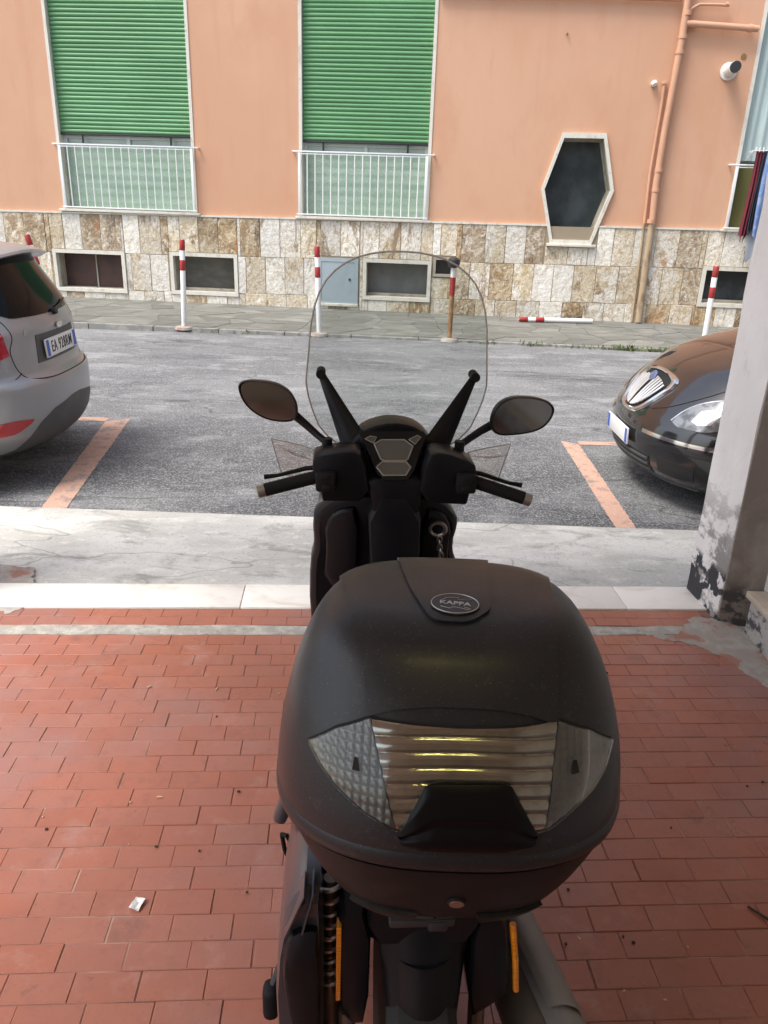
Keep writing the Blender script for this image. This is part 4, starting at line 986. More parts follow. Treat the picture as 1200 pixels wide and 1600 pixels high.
# ------------------------------------------------------------------ scooter
SC_M = Matrix.Translation((.09, .87, 0)) @ Matrix.Rotation(R(3.9), 4, 'Z')
sc = thing('scooter', 'black scooter with tall clear windshield, seen from behind, parked on red tiles', 'scooter', (.09, .87, 0), R(3.9))
def chaikin(p, n=2):
    p = [Vector((a, b)) for a, b in p]
    for _ in range(n):
        q = []
        for i in range(len(p)):
            a, b = p[i], p[(i + 1) % len(p)]; q += [a.lerp(b, .25), a.lerp(b, .75)]
        p = q
    return [tuple(v) for v in p]
def scaled(poly, k, c=None):
    c = c or (sum(p[0] for p in poly) / len(poly), sum(p[1] for p in poly) / len(poly))
    return [(c[0] + (p[0] - c[0]) * k, c[1] + (p[1] - c[1]) * k) for p in poly]
def slab(m, poly, y0, y1, ch=.012, yf=None, round_=1):
    """outline in (x, z), rounded edges, between the depths y0 (rider's side) and y1"""
    yf = yf or (lambda x, z: 0)
    poly = chaikin(poly, round_) if round_ else poly
    w = max(p[0] for p in poly) - min(p[0] for p in poly); k = 1 - 2 * ch / w; km = 1 - .6 * ch / w
    loops = []
    for kk, y in ((k, y0), (km, y0 + ch * .3), (1, y0 + ch), (1, y1 - ch), (km, y1 - ch * .3), (k, y1)):
        loops.append([(x, y + yf(x, z), z) for x, z in scaled(poly, kk)])
    m.loft(loops); return m
# windshield
WC = .022
def ws_y(x, z): return 1.315 - .45 * (x - WC) ** 2 - .10 * (z - 1.3)
WOUT = [(1.050, .165), (1.075, .195), (1.11, .222), (1.16, .240), (1.20, .251), (1.24, .257), (1.27, .255), (1.33, .249), (1.40, .243), (1.45, .233), (1.49, .219), (1.52, .201), (1.545, .178), (1.565, .150), (1.58, .118), (1.59, .082), (1.5955, .045), (1.597, .012)]
def windshield():
    m = MB()
    for dy in (0, .0035):
        rows = []
        for z, h in WOUT: rows.append([(WC + h * t, ws_y(WC + h * t, z) + dy, z) for t in np.linspace(-1, 1, 25)])
        m.grid(rows)
    w = m.build('windshield', 'screen', sc, smooth=80)
    path = [(WC - h, z) for z, h in WOUT] + [(WC + h, z) for z, h in reversed(WOUT)]
    e = MB(); e.tube([(x, ws_y(x, z) + .0018, z) for x, z in path], .0026, 6); e.build('screen_edge', 'screen_edge', w)
windshield()
for s in (-1, 1):
    m = MB(); tip = Vector((.020 + s * .212, 1.235, 1.278)); low = Vector((.012 + s * .112, 1.13, 1.112))
    d = low - tip
    loops = []
    for t in np.linspace(0, 1, 10):
        p = tip + d * t; w = .0095 + .027 * t; h = .008 + .006 * t
        ux = Vector((s * .62, 0, .78)); uy = Vector((0, 1, .35)).normalized()
        ux = (Vector((0, 1, 0)).cross(d)).normalized()
        loops.append([p + ux * w * math.cos(a) + uy * h * math.sin(a) for a in [2 * math.pi * k / 12 for k in range(12)]])
    m.loft(loops); arm = m.build('screen_bracket', 'plastic', sc)
    m = MB(); m.tube([tip + Vector((0, -.018, 0)), tip + Vector((0, .035, 0))], .013, 14); m.build('bracket_bolt', 'rubber', arm)
# handlebar cover, instrument cluster
def handlebar():
    m = MB(); slab(m, [(-.207, 1.108), (-.200, 1.122), (-.115, 1.138), (-.078, 1.125), (-.056, 1.0), (-.176, 1.0), (-.183, 1.0), (-.188, 1.035), (-.204, 1.055), (-.207, 1.085)], .975, 1.075, .010); m.build('handlebar_cover', 'plastic', sc)
    m = MB(); slab(m, [(.078, 1.125), (.118, 1.140), (.200, 1.110), (.209, 1.094), (.211, 1.062), (.198, 1.040), (.192, 1.0), (.188, .995), (.180, .995), (.060, 1.0)], .975, 1.075, .010); m.build('handlebar_cover', 'plastic', sc)
    for s in (-1, 1):
        m = MB()
        m.box((s * .178 + .004, .965, 1.06), (.05, .03, .052), bevel=.008); m.box((s * .176 + .004, .953, 1.05), (.022, .02, .014), bevel=.004); m.box((s * .18 + .004, .953, 1.075), (.026, .018, .012), bevel=.004)
        m.build('switch_block', 'rubber', sc)
    m = MB(); slab(m, [(-.125, 1.10), (-.102, 1.128), (-.088, 1.149), (-.057, 1.167), (-.003, 1.180), (.053, 1.172), (.084, 1.154), (.106, 1.128), (.128, 1.10), (.10, 1.02), (-.09, 1.02)], 1.10, 1.20, .014); hood = m.build('instrument_hood', 'plastic', sc)
    # steering column cover under the dash
    m = MB(); slab(m, [(-.075, 1.062), (.085, 1.062), (.075, 1.03), (.066, .95), (-.048, .95), (-.062, 1.03)], .985, 1.12, .010); m.build('steering_cover', 'plastic', sc)
    def tp(x, z, d=0):           # instrument plane leans back towards the rider
        return (x, .985 + (z - 1.055) * .9 - d, z + d * .8)
    bez = [(-.088, 1.150), (-.080, 1.158), (.080, 1.160), (.086, 1.15), (.074, 1.128), (.052, 1.078), (.034, 1.056), (-.025, 1.056), (-.045, 1.072), (-.073, 1.128)]
    m = MB(); m.prism(bez, -.02, .004, lambda a, b, d: tp(a, b, d)); ins = m.build('instrument_panel', 'plastic', sc, smooth=0)
    def frame(poly, r, name):
        q = [tp(x, z, .006) for x, z in poly]; q = q + [q[0]]; m = MB(); m.tube(q, r, 6, cap=False); m.build(name, 'lcd_trim', ins)
    a = [(-.050, 1.130), (-.032, 1.139), (.028, 1.140), (.050, 1.127), (.037, 1.100), (.030, 1.096), (-.026, 1.095), (-.034, 1.099)]
    b = [(-.045, 1.082), (-.030, 1.093), (.032, 1.093), (.043, 1.083), (.030, 1.066), (-.028, 1.065)]
    for p, nm in ((a, 'display'), (b, 'display')):
        m = MB(); m.prism(p, .0, .0055, lambda x, z, d: tp(x, z, d)); m.build(nm, 'lcd', ins, smooth=0); frame(p, .0022, 'display_frame')
    for p in ([(-.074, 1.141), (-.060, 1.147), (-.044, 1.145), (-.052, 1.132)], [(.040, 1.141), (.062, 1.150), (.072, 1.146), (.056, 1.131)]):
        m = MB(); m.prism(p, .0, .005, lambda x, z, d: tp(x, z, d)); m.build('warning_light', 'lcd', ins, smooth=0); frame(p, .0014, 'display_frame')
handlebar()
# grips, levers, bar ends
for s, a, b in ((-1, (-.185, .985, 1.068), (-.345, .955, 1.033)), (1, (.190, .985, 1.062), (.352, .955, 1.018))):
    A, B = Vector(a), Vector(b); m = MB()
    n = 26; pts = [A.lerp(B, .88 * t / n) for t in range(n + 1)]
    m.tube(pts, [.0165 + .0008 * (i % 2) for i in range(n + 1)], 14); g = m.build('grip', 'rubber', sc)
    m = MB(); m.tube([A.lerp(B, .87), A.lerp(B, .885), A.lerp(B, .99), B], [.013, .0165, .0165, .0125], 14); m.build('bar_end', 'bar_end', g)
    m = MB(); o = Vector((0, .055, .012)); m.tube([A + o + Vector((s * -.01, -.02, 0)), A.lerp(B, .25) + o, A.lerp(B, .7) + o, A.lerp(B, .92) + o + Vector((0, .004, .004))], [.007, .0065, .005, .007], 8); m.build('brake_lever', 'plastic', sc)
# mirrors
ML = [(-.402, 1.272), (-.384, 1.288), (-.34, 1.287), (-.298, 1.281), (-.262, 1.258), (-.246, 1.222), (-.250, 1.186), (-.285, 1.178), (-.339, 1.188), (-.384, 1.222)]
MR = [(.250, 1.186), (.262, 1.232), (.300, 1.258), (.352, 1.260), (.400, 1.252), (.424, 1.232), (.418, 1.200), (.391, 1.170), (.335, 1.156), (.270, 1.152)]
def mirror(poly, stem):
    p = chaikin(poly, 3); m = MB()
    c = (sum(q[0] for q in p) / len(p), sum(q[1] for q in p) / len(p))
    loops = [[(x, y, z) for x, z in scaled(p, k, c)] for k, y in ((.90, 1.086), (.915, 1.078), (.965, 1.074), (1.0, 1.080), (1.0, 1.088), (.93, 1.112), (.70, 1.135), (.35, 1.145))]
    m.loft(loops); mm = m.build('mirror', 'plastic', sc, smooth=60)
    m = MB(); m.prism(scaled(p, .915, c), 1.079, 1.084, lambda a, b, d: (a, d, b)); m.build('mirror_glass', 'mirror', mm, smooth=0)
    m = MB(); m.tube(stem, [.015, .012, .0105, .0095, .0095], 12); m.tube([stem[-1] + Vector((0, 0, -.05)), stem[-1] + Vector((0, 0, .012))], .0135, 12); m.build('mirror_stem', 'plastic', mm)
mirror(ML, [Vector(v) for v in ((-.285, 1.115, 1.21), (-.255, 1.11, 1.190), (-.225, 1.105, 1.165), (-.195, 1.09, 1.142), (-.172, 1.07, 1.130))])
mirror(MR, [Vector(v) for v in ((.30, 1.115, 1.19), (.268, 1.11, 1.176), (.235, 1.10, 1.160), (.205, 1.09, 1.142), (.176, 1.07, 1.128))])
# clear hand guards
for poly in ([(-.322, 1.122), (-.25, 1.112), (-.195, 1.098), (-.188, .996), (-.296, 1.026)], [(.205, 1.100), (.26, 1.110), (.326, 1.116), (.298, 1.012), (.212, .990)]):
    m = MB(); m.prism(poly, 1.095, 1.0985, lambda a, b, d: (a, d + .25 * (abs(a) - .19) ** 1, b)); g = m.build('hand_guard', 'guard', sc, smooth=0)
    q = [(a, 1.0965 + .25 * (abs(a) - .19), b) for a, b in poly]; m = MB(); m.tube(q + [q[0]], .0016, 6, cap=False); m.build('guard_edge', 'screen_edge', g)
    # moulded crease that catches the light
    a, b = Vector(q[0]), Vector(q[2]); m = MB(); m.tube([a.lerp(b, .1) + Vector((0, -.004, -.012)), a.lerp(b, .5) + Vector((0, -.007, -.024)), a.lerp(b, .95) + Vector((0, -.004, -.03))], [.001, .005, .001], 6, flat=.5); m.build('guard_crease', 'guard', g)
# leg shield, column tunnel, glove box
def front():
    out = [(-.108, .985), (-.160, .966), (-.200, .926), (-.212, .895), (-.207, .812), (-.220, .760), (-.222, .60), (-.20, .40), (.195, .40), (.205, .60), (.200, .765), (.189, .79), (.183, .831), (.194, .88), (.190, .914), (.146, .966), (.085, .985)]
    m = MB(); slab(m, out, 1.085, 1.17, .018, yf=lambda x, z: .9 * x * x - (z - .7) * .10); m.build('leg_shield', 'plastic', sc)
    m = MB(); slab(m, [(-.066, 1.02), (.072, 1.02), (.080, .75), (.075, .45), (-.055, .45), (-.050, .75)], .985, 1.12, .014, yf=lambda x, z: -(z - .7) * .02); m.build('column_tunnel', 'plastic', sc)
    for s in (-1, 1):
        m = MB(); slab(m, [(s * .085, .955), (s * .15, .94), (s * .178, .89), (s * .172, .83), (s * .18, .70), (s * .09, .70)] if s < 0 else [(.09, .70), (.175, .70), (.166, .83), (.172, .885), (.145, .94), (.088, .955)], 1.066, 1.10, .01, yf=lambda x, z: .9 * x * x - (z - .7) * .10); m.build('inner_panel', 'plastic', sc)
    m = MB(); slab(m, [(-.15, .36), (.15, .36), (.17, .18), (-.17, .18)], .45, 1.10, .02); m.build('floorboard', 'plastic', sc)
    # front mudguard and nose
    m = MB(); slab(m, [(-.19, .98), (.19, .98), (.17, 1.10), (0, 1.14), (-.17, 1.10), (-.21, .85), (-.17, .62), (0, .55), (.17, .62), (.21, .85)], 1.17, 1.34, .06, yf=lambda x, z: -.9 * x * x - (z - .8) * .28); m.build('nose', 'gloss', sc)
    m = MB(); rws = []
    for a in np.linspace(20, 165, 15):
        r = .285; rws.append([(x, 1.44 - math.cos(R(a)) * (r - 1.2 * x * x), .265 + math.sin(R(a)) * (r - 1.2 * x * x)) for x in np.linspace(-.075, .075, 9)])
    m.grid(rws); m.build('front_mudguard', 'gloss', sc, smooth=80)
    m = MB()
    for s in (-1, 1): m.tube([(s * .075, 1.44, .265), (s * .075, 1.29, .75)], .02, 10)
    m.build('fork', 'shock_metal', sc)
    X = Matrix.Rotation(R(90), 4, 'Y')
    for y, nm in ((1.44, 'wheel'), (.10, 'wheel')):
        m = MB(); r = .265; m.lathe([(r * .70, -.05), (r * .88, -.058), (r * .97, -.04), (r, 0), (r * .97, .04), (r * .88, .058), (r * .70, .05)], Matrix.Translation((0, y, r)) @ X, 32); w = m.build(nm, 'tyre', sc)
        m = MB(); m.lathe([(r * .71, -.045), (r * .64, -.04), (r * .2, -.03), (r * .2, .03), (r * .64, .04), (r * .71, .045)], Matrix.Translation((0, y, r)) @ X, 24); m.build('rim', 'dark_metal', w)
front()
# seat and tail
def rear():
    m = MB(); loops = []
    for y, zt, w in ((.30, .765, .14), (.36, .80, .155), (.45, .80, .16), (.60, .775, .165), (.75, .765, .15), (.88, .775, .10), (.93, .77, .05)):
        loops.append([(x * w, y, zt + h) for x, h in ((-1, -.09), (-1.02, -.03), (-.85, -.004), (-.4, .004), (0, .006), (.4, .004), (.85, -.004), (1.02, -.03), (1, -.09))])
    m.loft(loops); m.build('seat', 'seat', sc, smooth=60)
    m = MB(); loops = []
    for y, zt, zb, w in ((.03, .70, .60, .085), (.10, .72, .55, .125), (.25, .735, .50, .155), (.45, .73, .46, .17), (.70, .71, .42, .15), (.92, .70, .40, .09)):
        loops.append([(x * w, y, zb + (zt - zb) * h) for x, h in ((-.8, 0), (-1, .35), (-1, .7), (-.8, 1), (.8, 1), (1, .7), (1, .35), (.8, 0))])
    m.loft(loops); m.build('tail_body', 'plastic', sc, smooth=40)
    # luggage rack under the box
    m = MB()
    for s in (-1, 1): m.tube([(s * .10, .50, .745), (s * .105, .25, .752), (s * .095, .0, .755), (s * .05, -.04, .755), (0, -.045, .755)], .011, 8)
    m.box((0.02, .10, .758), (.20, .26, .014), bevel=.003); m.build('luggage_rack', 'dark_metal', sc)
    m = MB(); m.tube([(-.12, .50, .72), (-.20, .40, .715), (-.235, .27, .700)], .014, 10); gr = m.build('grab_rail', 'plastic', sc)
    m = MB(); m.box((-.238, .25, .678), (.026, .032, .058), bevel=.011, seg=3, rot=Matrix.Rotation(R(18), 3, 'Y')); m.build('rail_end', 'gloss', gr)
    # rear mudguard
    def fender(k, dy, z0, z1, name, mat):
        loops = []
        for t in np.linspace(0, 1, 12):
            z = z0 + (z1 - z0) * t; w = (.082 - .045 * ((.66 - z) / .36)) * k; y = .03 - .16 * math.sin(min(1, (.68 - z) / .42) * 1.4) * .75 + dy
            loops.append([(x * w + .002, y + .035 * x * x, z) for x in np.linspace(-1, 1, 13)] + [(x * w + .002, y + .05 + .035 * x * x, z) for x in np.linspace(1, -1, 13)])
        m = MB(); m.loft(loops); return m.build(name, mat, sc, smooth=50)
    fender(1.0, .02, .69, .30, 'rear_mudguard', 'plastic')
    fender(.80, .013, .575, .28, 'mudguard_panel', 'plastic')
    m = MB(); m.box((-.012, -.005, .70), (.10, .03, .016), bevel=.004); m.box((.012, -.012, .695), (.03, .02, .02), bevel=.004); m.build('box_catch', 'dark_metal', sc)
    # tail side panels with amber reflectors
    m = MB(); slab(m, [(-.142, .68), (-.085, .68), (-.085, .40), (-.118, .40), (-.136, .46)], .03, .30, .012, round_=1); pl = m.build('tail_side_panel', 'plastic', sc)
    m = MB(); m.box((-.1365, .038, .558), (.0085, .022, .166), bevel=.002); m.build('amber_reflector', 'amber', pl)
    m = MB(); slab(m, [(.082, .68), (.128, .68), (.156, .47), (.130, .44), (.085, .40)], .03, .30, .012, round_=1); pr = m.build('tail_side_panel', 'plastic', sc)
    m = MB(); m.tube([(.146, .040, .625), (.158, .040, .545), (.166, .040, .472)], .0055, 8); m.build('amber_reflector', 'amber', pr)
    # left shock absorber
    pts = []
    turns = 9
    for i in range(turns * 16 + 1):
        t = i / (turns * 16); a = 2 * math.pi * turns * t; pts.append((-.150 + .021 * math.cos(a), .10 + .021 * math.sin(a), .425 + .245 * t))
    m = MB(); m.tube(pts, .0042, 6); sp = m.build('shock_spring', 'spring_steel', sc)
    m = MB(); m.tube([(-.150, .10, .67), (-.150, .10, .42), (-.148, .10, .41), (-.146, .10, .26)], [.012, .012, .017, .017], 12); m.build('shock_body', 'shock_metal', sp)
    for a, b in (((-.120, .055, .42), (-.120, .06, .22)), ((.105, .06, .44), (.115, .07, .22))):
        m = MB(); m.tube([a, b], .015, 10); m.build('shock_strut', 'shock_metal', sc)
    # air filter housing and belt cover on the left
    m = MB(); loops = []
    for y, k in ((.02, .86), (.035, .96), (.08, 1.0), (.24, 1.0), (.34, .86), (.44, .62), (.52, .40)):
        dz = -.10 * max(0, y - .05)
        prof = [(-.236, .30), (-.240, .50), (-.234, .60), (-.222, .68), (-.205, .715), (-.188, .735), (-.165, .735), (-.160, .60), (-.160, .30)]
        cx, cz = -.20, .5
        loops.append([(cx + (x - cx) * k, y, cz + (z - cz) * k + dz) for x, z in prof])
    m.loft(loops); af = m.build('air_filter_cover', 'gloss', sc, smooth=28)
    m = MB(); slab(m, [(-.226, .60), (-.214, .645), (-.19, .66), (-.165, .655), (-.165, .36), (-.178, .40), (-.205, .42), (-.220, .50)], -.005, .06, .012, round_=1); m.build('filter_lid', 'plastic', af)
    m = MB(); m.box((-.186, .03, .69), (.003, .05, .10), bevel=.001, rot=Matrix.Rotation(R(12), 3, 'Y')); m.box((-.205, .03, .69), (.003, .05, .09), bevel=.001, rot=Matrix.Rotation(R(20), 3, 'Y')); m.build('cover_rib', 'gloss', af)
    m = MB(); slab(m, [(-.225, .34), (-.15, .36), (-.15, .16), (-.215, .17)], -.02, .62, .02); m.build('belt_cover', 'plastic', sc)
    m = MB(); m.tube([(-.215, .28, .545), (-.236, .29, .575), (-.246, .30, .568), (-.242, .31, .52), (-.232, .31, .49)], .0045, 8); m.build('cable', 'rubber', sc)
    m = MB(); m.tube([(-.22, .36, .26), (-.25, .33, .20), (-.272, .30, .155)], .008, 8); st = m.build('stand_lever', 'dark_metal', sc)
    m = MB(); m.box((-.276, .295, .118), (.034, .045, .085), bevel=.014, seg=3); m.build('lever_pad', 'rubber', st)
    m = MB()
    for s in (-1, 1): m.tube([(s * .08, .50, .25), (s * .13, .46, .02)], .013, 8)
    m.build('centre_stand', 'dark_metal', sc)
    # muffler on the right with its grey shield
    m = MB(); loops = []
    for t in np.linspace(0, 1, 12):
        c = Vector((.165, .52, .31)).lerp(Vector((.275, -.16, .315)), t); k = .72 + .28 * min(1, t * 2.2)
        if t > .93: k *= .85
        loops.append([c + Vector((math.cos(a) * .062 * k, 0, math.sin(a) * .080 * k)) for a in [2 * math.pi * i / 16 for i in range(16)]])
    m.loft(loops); mu = m.build('muffler', 'shock_metal', sc, smooth=60)
    m = MB(); rws = []
    for t in np.linspace(0, 1, 12):
        c = Vector((.178, .46, .330)).lerp(Vector((.288, -.13, .335)), t); w = .052
        row = []
        for a in np.linspace(125, -40, 14): row.append(c + Vector((math.cos(R(a)) * w * (1.05 if a < 60 else 1), 0, math.sin(R(a)) * .082)))
        rws.append(row)
    m.grid(rws); m.grid([[p - Vector((.003, 0, .003)) for p in r] for r in rws]); m.build('heat_shield', 'muffler', mu, smooth=40)
    m = MB(); rws = []
    for t in np.linspace(.28, .70, 6):
        c = Vector((.178, .46, .330)).lerp(Vector((.288, -.13, .335)), t); rws.append([c + Vector((math.cos(R(a)) * .056, 0, math.sin(R(a)) * .088)) for a in np.linspace(115, 45, 8)])
    m.grid(rws); m.build('shield_step', 'muffler', mu, smooth=40)
rear()
# chain hanging from a ring on the inner leg shield
def chain():
    m = MB()
    def tor(c, R1, r, ax, sx=1.0, n=18):
        ax = Vector(ax).normalized(); q = ax.to_track_quat('Z', 'Y').to_matrix().to_4x4(); mm = Matrix.Translation(c) @ q @ Matrix.Diagonal((1, sx, 1, 1))
        rows = []
        for i in range(n):
            a = 2 * math.pi * i / n; rows.append([mm @ Vector(((R1 + r * math.cos(b)) * math.cos(a), (R1 + r * math.cos(b)) * math.sin(a), r * math.sin(b))) for b in [2 * math.pi * k / 7 for k in range(7)]])
        m.grid(rows, cu=True, cv=True)
    tor((.128, 1.042, .900), .021, .006, (.1, 1, .2)); 
    rng = random.Random(2); p = Vector((.134, 1.035, .872))
    for k in range(13):
        ax = (1, .2, 0) if k % 2 else (.2, 1, .1)
        tor(p, .0062, .0021, (ax[0] + rng.uniform(-.3, .3), ax[1] + rng.uniform(-.3, .3), .1), 1.7, 12)
        p = p + Vector((rng.uniform(-.001, .004) if k < 4 else rng.uniform(-.004, .001), rng.uniform(-.001, .001), -.0115))
    tor(p + Vector((-.004, 0, .0)), .012, .004, (.3, 1, 0), 1.2, 14)
    o = m.build('lock_chain', 'chain', None); o.matrix_world = SC_M
    tag(o, 'steel chain with a ring hanging on the inside of the scooter leg shield', 'chain')
chain()

# ------------------------------------------------------------------ top box on the scooter rack
BOXS = [(-0.0009, 0.0978, -0.0978, 0.102, 3), (0.0059, 0.1403, -0.1318, 0.1275, 3), (0.0323, 0.1717, -0.1598, 0.153, 2.8), (0.079, 0.2023, -0.1828, 0.1785, 2.7), (0.1215, 0.2235, -0.1972, 0.1955, 2.6), (0.1512, 0.2346, -0.204, 0.1997, 2.6), (0.164, 0.2431, -0.2074, 0.204, 2.6), (0.198, 0.2448, -0.204, 0.2082, 2.6), (0.249, 0.2405, -0.187, 0.2082, 2.6), (0.3, 0.2295, -0.1615, 0.204, 2.6), (0.3425, 0.215, -0.1343, 0.1997, 2.6), (0.3765, 0.1972, -0.1063, 0.1912, 2.8), (0.402, 0.1734, -0.0765, 0.1785, 3), (0.4148, 0.1428, -0.034, 0.1572, 3), (0.4198, 0.0765, 0.017, 0.119, 2.5), (.4205, .02, .05, .08, 2.2)]
class BoxShape:
    def __call__(s, x, z):
        a, yr, yf, n = catmull(BOXS, z); t = min(abs(x / a), 1); b = (yf - yr) / 2
        return (x, (yr + yf) / 2 - b * (1 - t ** n) ** (1 / n), z)
    def sign(s, n, p): return 1 if n.dot(p - Vector((0, .02, .2))) > 0 else -1
class BoxTop:
    def __call__(s, x, y):
        lo, hi = .22, .4203
        def inside(z):
            a, yr, yf, n = catmull(BOXS, z); b = (yf - yr) / 2; return abs(x / a) ** n + abs((y - (yr + yf) / 2) / b) ** n < 1
        if inside(hi): return (x, y, hi)
        for _ in range(14):
            mid = (lo + hi) / 2
            if inside(mid): lo = mid
            else: hi = mid
        return (x, y, lo)
    def sign(s, n, p): return 1 if n.z > 0 else -1
def box_loop(z, k=1.0, N=120):
    a, yr, yf, n = catmull(BOXS, z); out = []
    for i in range(N):
        t = 2 * math.pi * i / N; c, q = math.cos(t), math.sin(t); b = (yf - yr) / 2
        out.append((k * a * math.copysign(abs(c) ** (2 / n), c), (yr + yf) / 2 + k * b * math.copysign(abs(q) ** (2 / n), q), z))
    return out
def top_box():
    tb = thing('top_box', 'matt black motorcycle top case with clear tail lens, mounted on the scooter rack', 'top box', (.1037, .935, .771))
    BS, BT = BoxShape(), BoxTop()
    zs = list(np.linspace(-.0009, .0323, 6)) + list(np.linspace(.045, .1512, 12)) + [.158]
    m = MB(); m.loft([box_loop(z, .992 if z > .155 else 1) for z in zs]); base = m.build('base_shell', 'box_base', tb, smooth=40)
    zl = [.1625, .164, .168] + list(np.linspace(.18, .40, 26)) + list(np.linspace(.404, .4205, 9))
    m = MB(); m.loft([box_loop(z, .985 if i == 0 else 1) for i, z in enumerate(zl)]); lid = m.build('lid', 'box_plastic', tb, smooth=45)
    # raised rim along the lid's lower edge
    m = MB(); rr = [box_loop(z, k) for z, k in ((.1630, .996), (.166, 1.008), (.176, 1.012), (.184, 1.008), (.188, .999))]; m.grid(rr, cu=True); m.build('lid_rim', 'box_plastic', lid, smooth=60)
    # raised centre panel and tongue on the lid
    def strip(rows, off, name, depth=.006, n=25):
        front = []
        for l, r_, y in rows:
            row = []
            for t in np.linspace(0, 1, n):
                x = l + (r_ - l) * t; p = Vector(BT(x, y)); e = 2e-3
                da = Vector(BT(x + e, y)) - Vector(BT(x - e, y)); db = Vector(BT(x, y + e)) - Vector(BT(x, y - e)); nn = da.cross(db)
                nn = nn.normalized() if nn.length else Vector((0, 0, 1)); nn *= 1 if nn.z > 0 else -1
                row.append((p, nn))
            front.append(row)
        m = MB(); A = [[p + nn * off for p, nn in r] for r in front]; B = [[p + nn * (off - depth) for p, nn in r] for r in front]
        nr = len(A); m.grid(A); o = len(m.v); m.grid(B)
        ring_ = [i for i in range(n)] + [j * n + n - 1 for j in range(1, nr)] + [(nr - 1) * n + i for i in range(n - 2, -1, -1)] + [j * n for j in range(nr - 2, 0, -1)]
        for k in range(len(ring_)):
            a, b = ring_[k], ring_[(k + 1) % len(ring_)]; m.f.append((a, b, b + o, a + o))
        return m.build(name, 'box_plastic', lid, smooth=38)
    PL = [(-.129, -.1148), (-.0969, -.1207), (-.0714, -.1283), (-.0051, -.1428), (.06, -.1535), (.1199, -.1641), (.170, -.1690)]
    PR_ = [(-.129, .1241), (-.0901, .1258), (-.0451, .1300), (.0, .1345), (.06, .1415), (.1199, .1498), (.170, .155)]
    ys = list(np.linspace(-.128, .160, 44))
    strip([(catmull(PL, y)[0], catmull(PR_, y)[0], y) for y in ys], .0052, 'centre_panel', .009)
    TLf = [(-.0362, -.014), (-.0345, -.026), (-.0300, -.0345), (-.0221, -.0399), (.0051, -.0501), (.0484, -.0629), (.1258, -.0756), (.165, -.080)]
    TRt = [(-.0362, .006), (-.0345, .0135), (-.0280, .0250), (-.0179, .0357), (-.0051, .0459), (.0467, .0505), (.1317, .0590), (.165, .062)]
    ys = [-.0362, -.0352, -.0335, -.030, -.025, -.018, -.010] + list(np.linspace(0, .163, 24))
    strip([(catmull(TLf, y)[0], catmull(TRt, y)[0], y) for y in ys], .0092, 'tongue', .012)
    # oval badge
    c = Vector(BT(-.002, .000)); c.z += .0095
    e = .01; sl = (BT(-.002, .010)[2] - BT(-.002, -.010)[2]) / .02
    BM = Matrix.Translation(c) @ Matrix.Rotation(math.atan(sl), 4, 'X') @ Matrix.Rotation(R(-2), 4, 'Z')
    m = MB(); m.lathe([(.0345, 0), (.0345, .0012), (.0335, .0018)], BM @ Matrix.Diagonal((1, .76, 1, 1)), 40); bd = m.build('badge', 'badge', lid, smooth=30)
    m = MB(); m.tube([BM @ Vector((.0325 * math.cos(a), .0325 * .75 * math.sin(a), .0020)) for a in np.linspace(0, 2 * math.pi, 49)], .0007, 6, cap=False); m.build('badge_ring', 'badge_silver', bd)
    me = text_mesh('KAPPA', .0125, .0003, bold=.00025, spacing=1.02); me.materials.append(mt['badge_silver'])
    o = link('lettering', me, bd); sh = Matrix(((1.12, .18, 0, 0), (0, .92, 0, 0), (0, 0, 1, 0), (0, 0, 0, 1))); o.matrix_local = BM @ Matrix.Translation((0, -.0002, .0022)) @ sh
    m = MB()
    for pth in ([(-.021, .003), (-.012, .013), (-.003, .0145), (.006, .0145), (.004, .009), (.012, .011), (.025, .0125), (.016, .0075)], [(-.020, -.0085), (-.010, -.0125), (-.006, -.0125), (-.004, -.0095), (.004, -.0105), (.016, -.0145), (.021, -.0125), (.012, -.0085)]):
        m.tube([BM @ Vector((x, y, .0021)) for x, y in pth], .00045, 6)
    m.build('emblem', 'badge_silver', bd)
    # tail lens: gasket, ribbed centre, faceted sides
    top = [(-.187, .2864), (-.1513, .3136), (-.1105, .3325), (-.0544, .3318), (.0017, .3312), (.0654, .3322), (.1224, .3348), (.1649, .3161), (.2023, .2889)]
    bot = [(-.187, .2864), (-.17, .2691), (-.1479, .2520), (-.1148, .2330), (-.0808, .2195), (-.0723, .2180), (.0969, .2195), (.113, .2215), (.1377, .2350), (.1675, .2520), (.1895, .2691), (.2023, .2889)]
    cx, cz = .0077, .276
    def grow(p, k): return [(cx + (x - cx) * k, cz + (z - cz) * (1 + (k - 1) * 1.9)) for x, z in p]
    gk = patch(BS, grow(top, 1.022), grow(bot, 1.022), 61, 15, .0015, .006).build('lens_gasket', 'seam_black', tb)
    rib = lambda u, v, a, b:   .0030 * (abs(math.sin((v * 7.0 + .45 * math.sin(u * math.pi)) * math.pi)) ** .6) + .0006 * math.sin(u * 9 + v * 3)
    patch(BS, [(-.1095, .3320), (-.0544, .3315), (.0017, .3308), (.0654, .3318), (.1215, .3343)], [(-.0745, .2195), (.1075, .2215)], 41, 120, .0035, .006, relief=rib, smooth=False).build('lens_centre', 'reflector', tb, smooth=60)
    def facet(u, v, a, b):
        p = abs(math.sin(a * math.pi / .0098)) ** .5 * abs(math.sin(b * math.pi / .0105 + .4)) ** .5; return .0024 * p
    patch(BS, [(-.1855, .2864), (-.1513, .3128), (-.1115, .3315)], [(-.1855, .2864), (-.17, .2700), (-.1479, .2530), (-.1148, .2342), (-.0765, .2200)], 70, 60, .0035, .006, relief=facet).build('lens_side', 'reflector_side', tb, smooth=50)
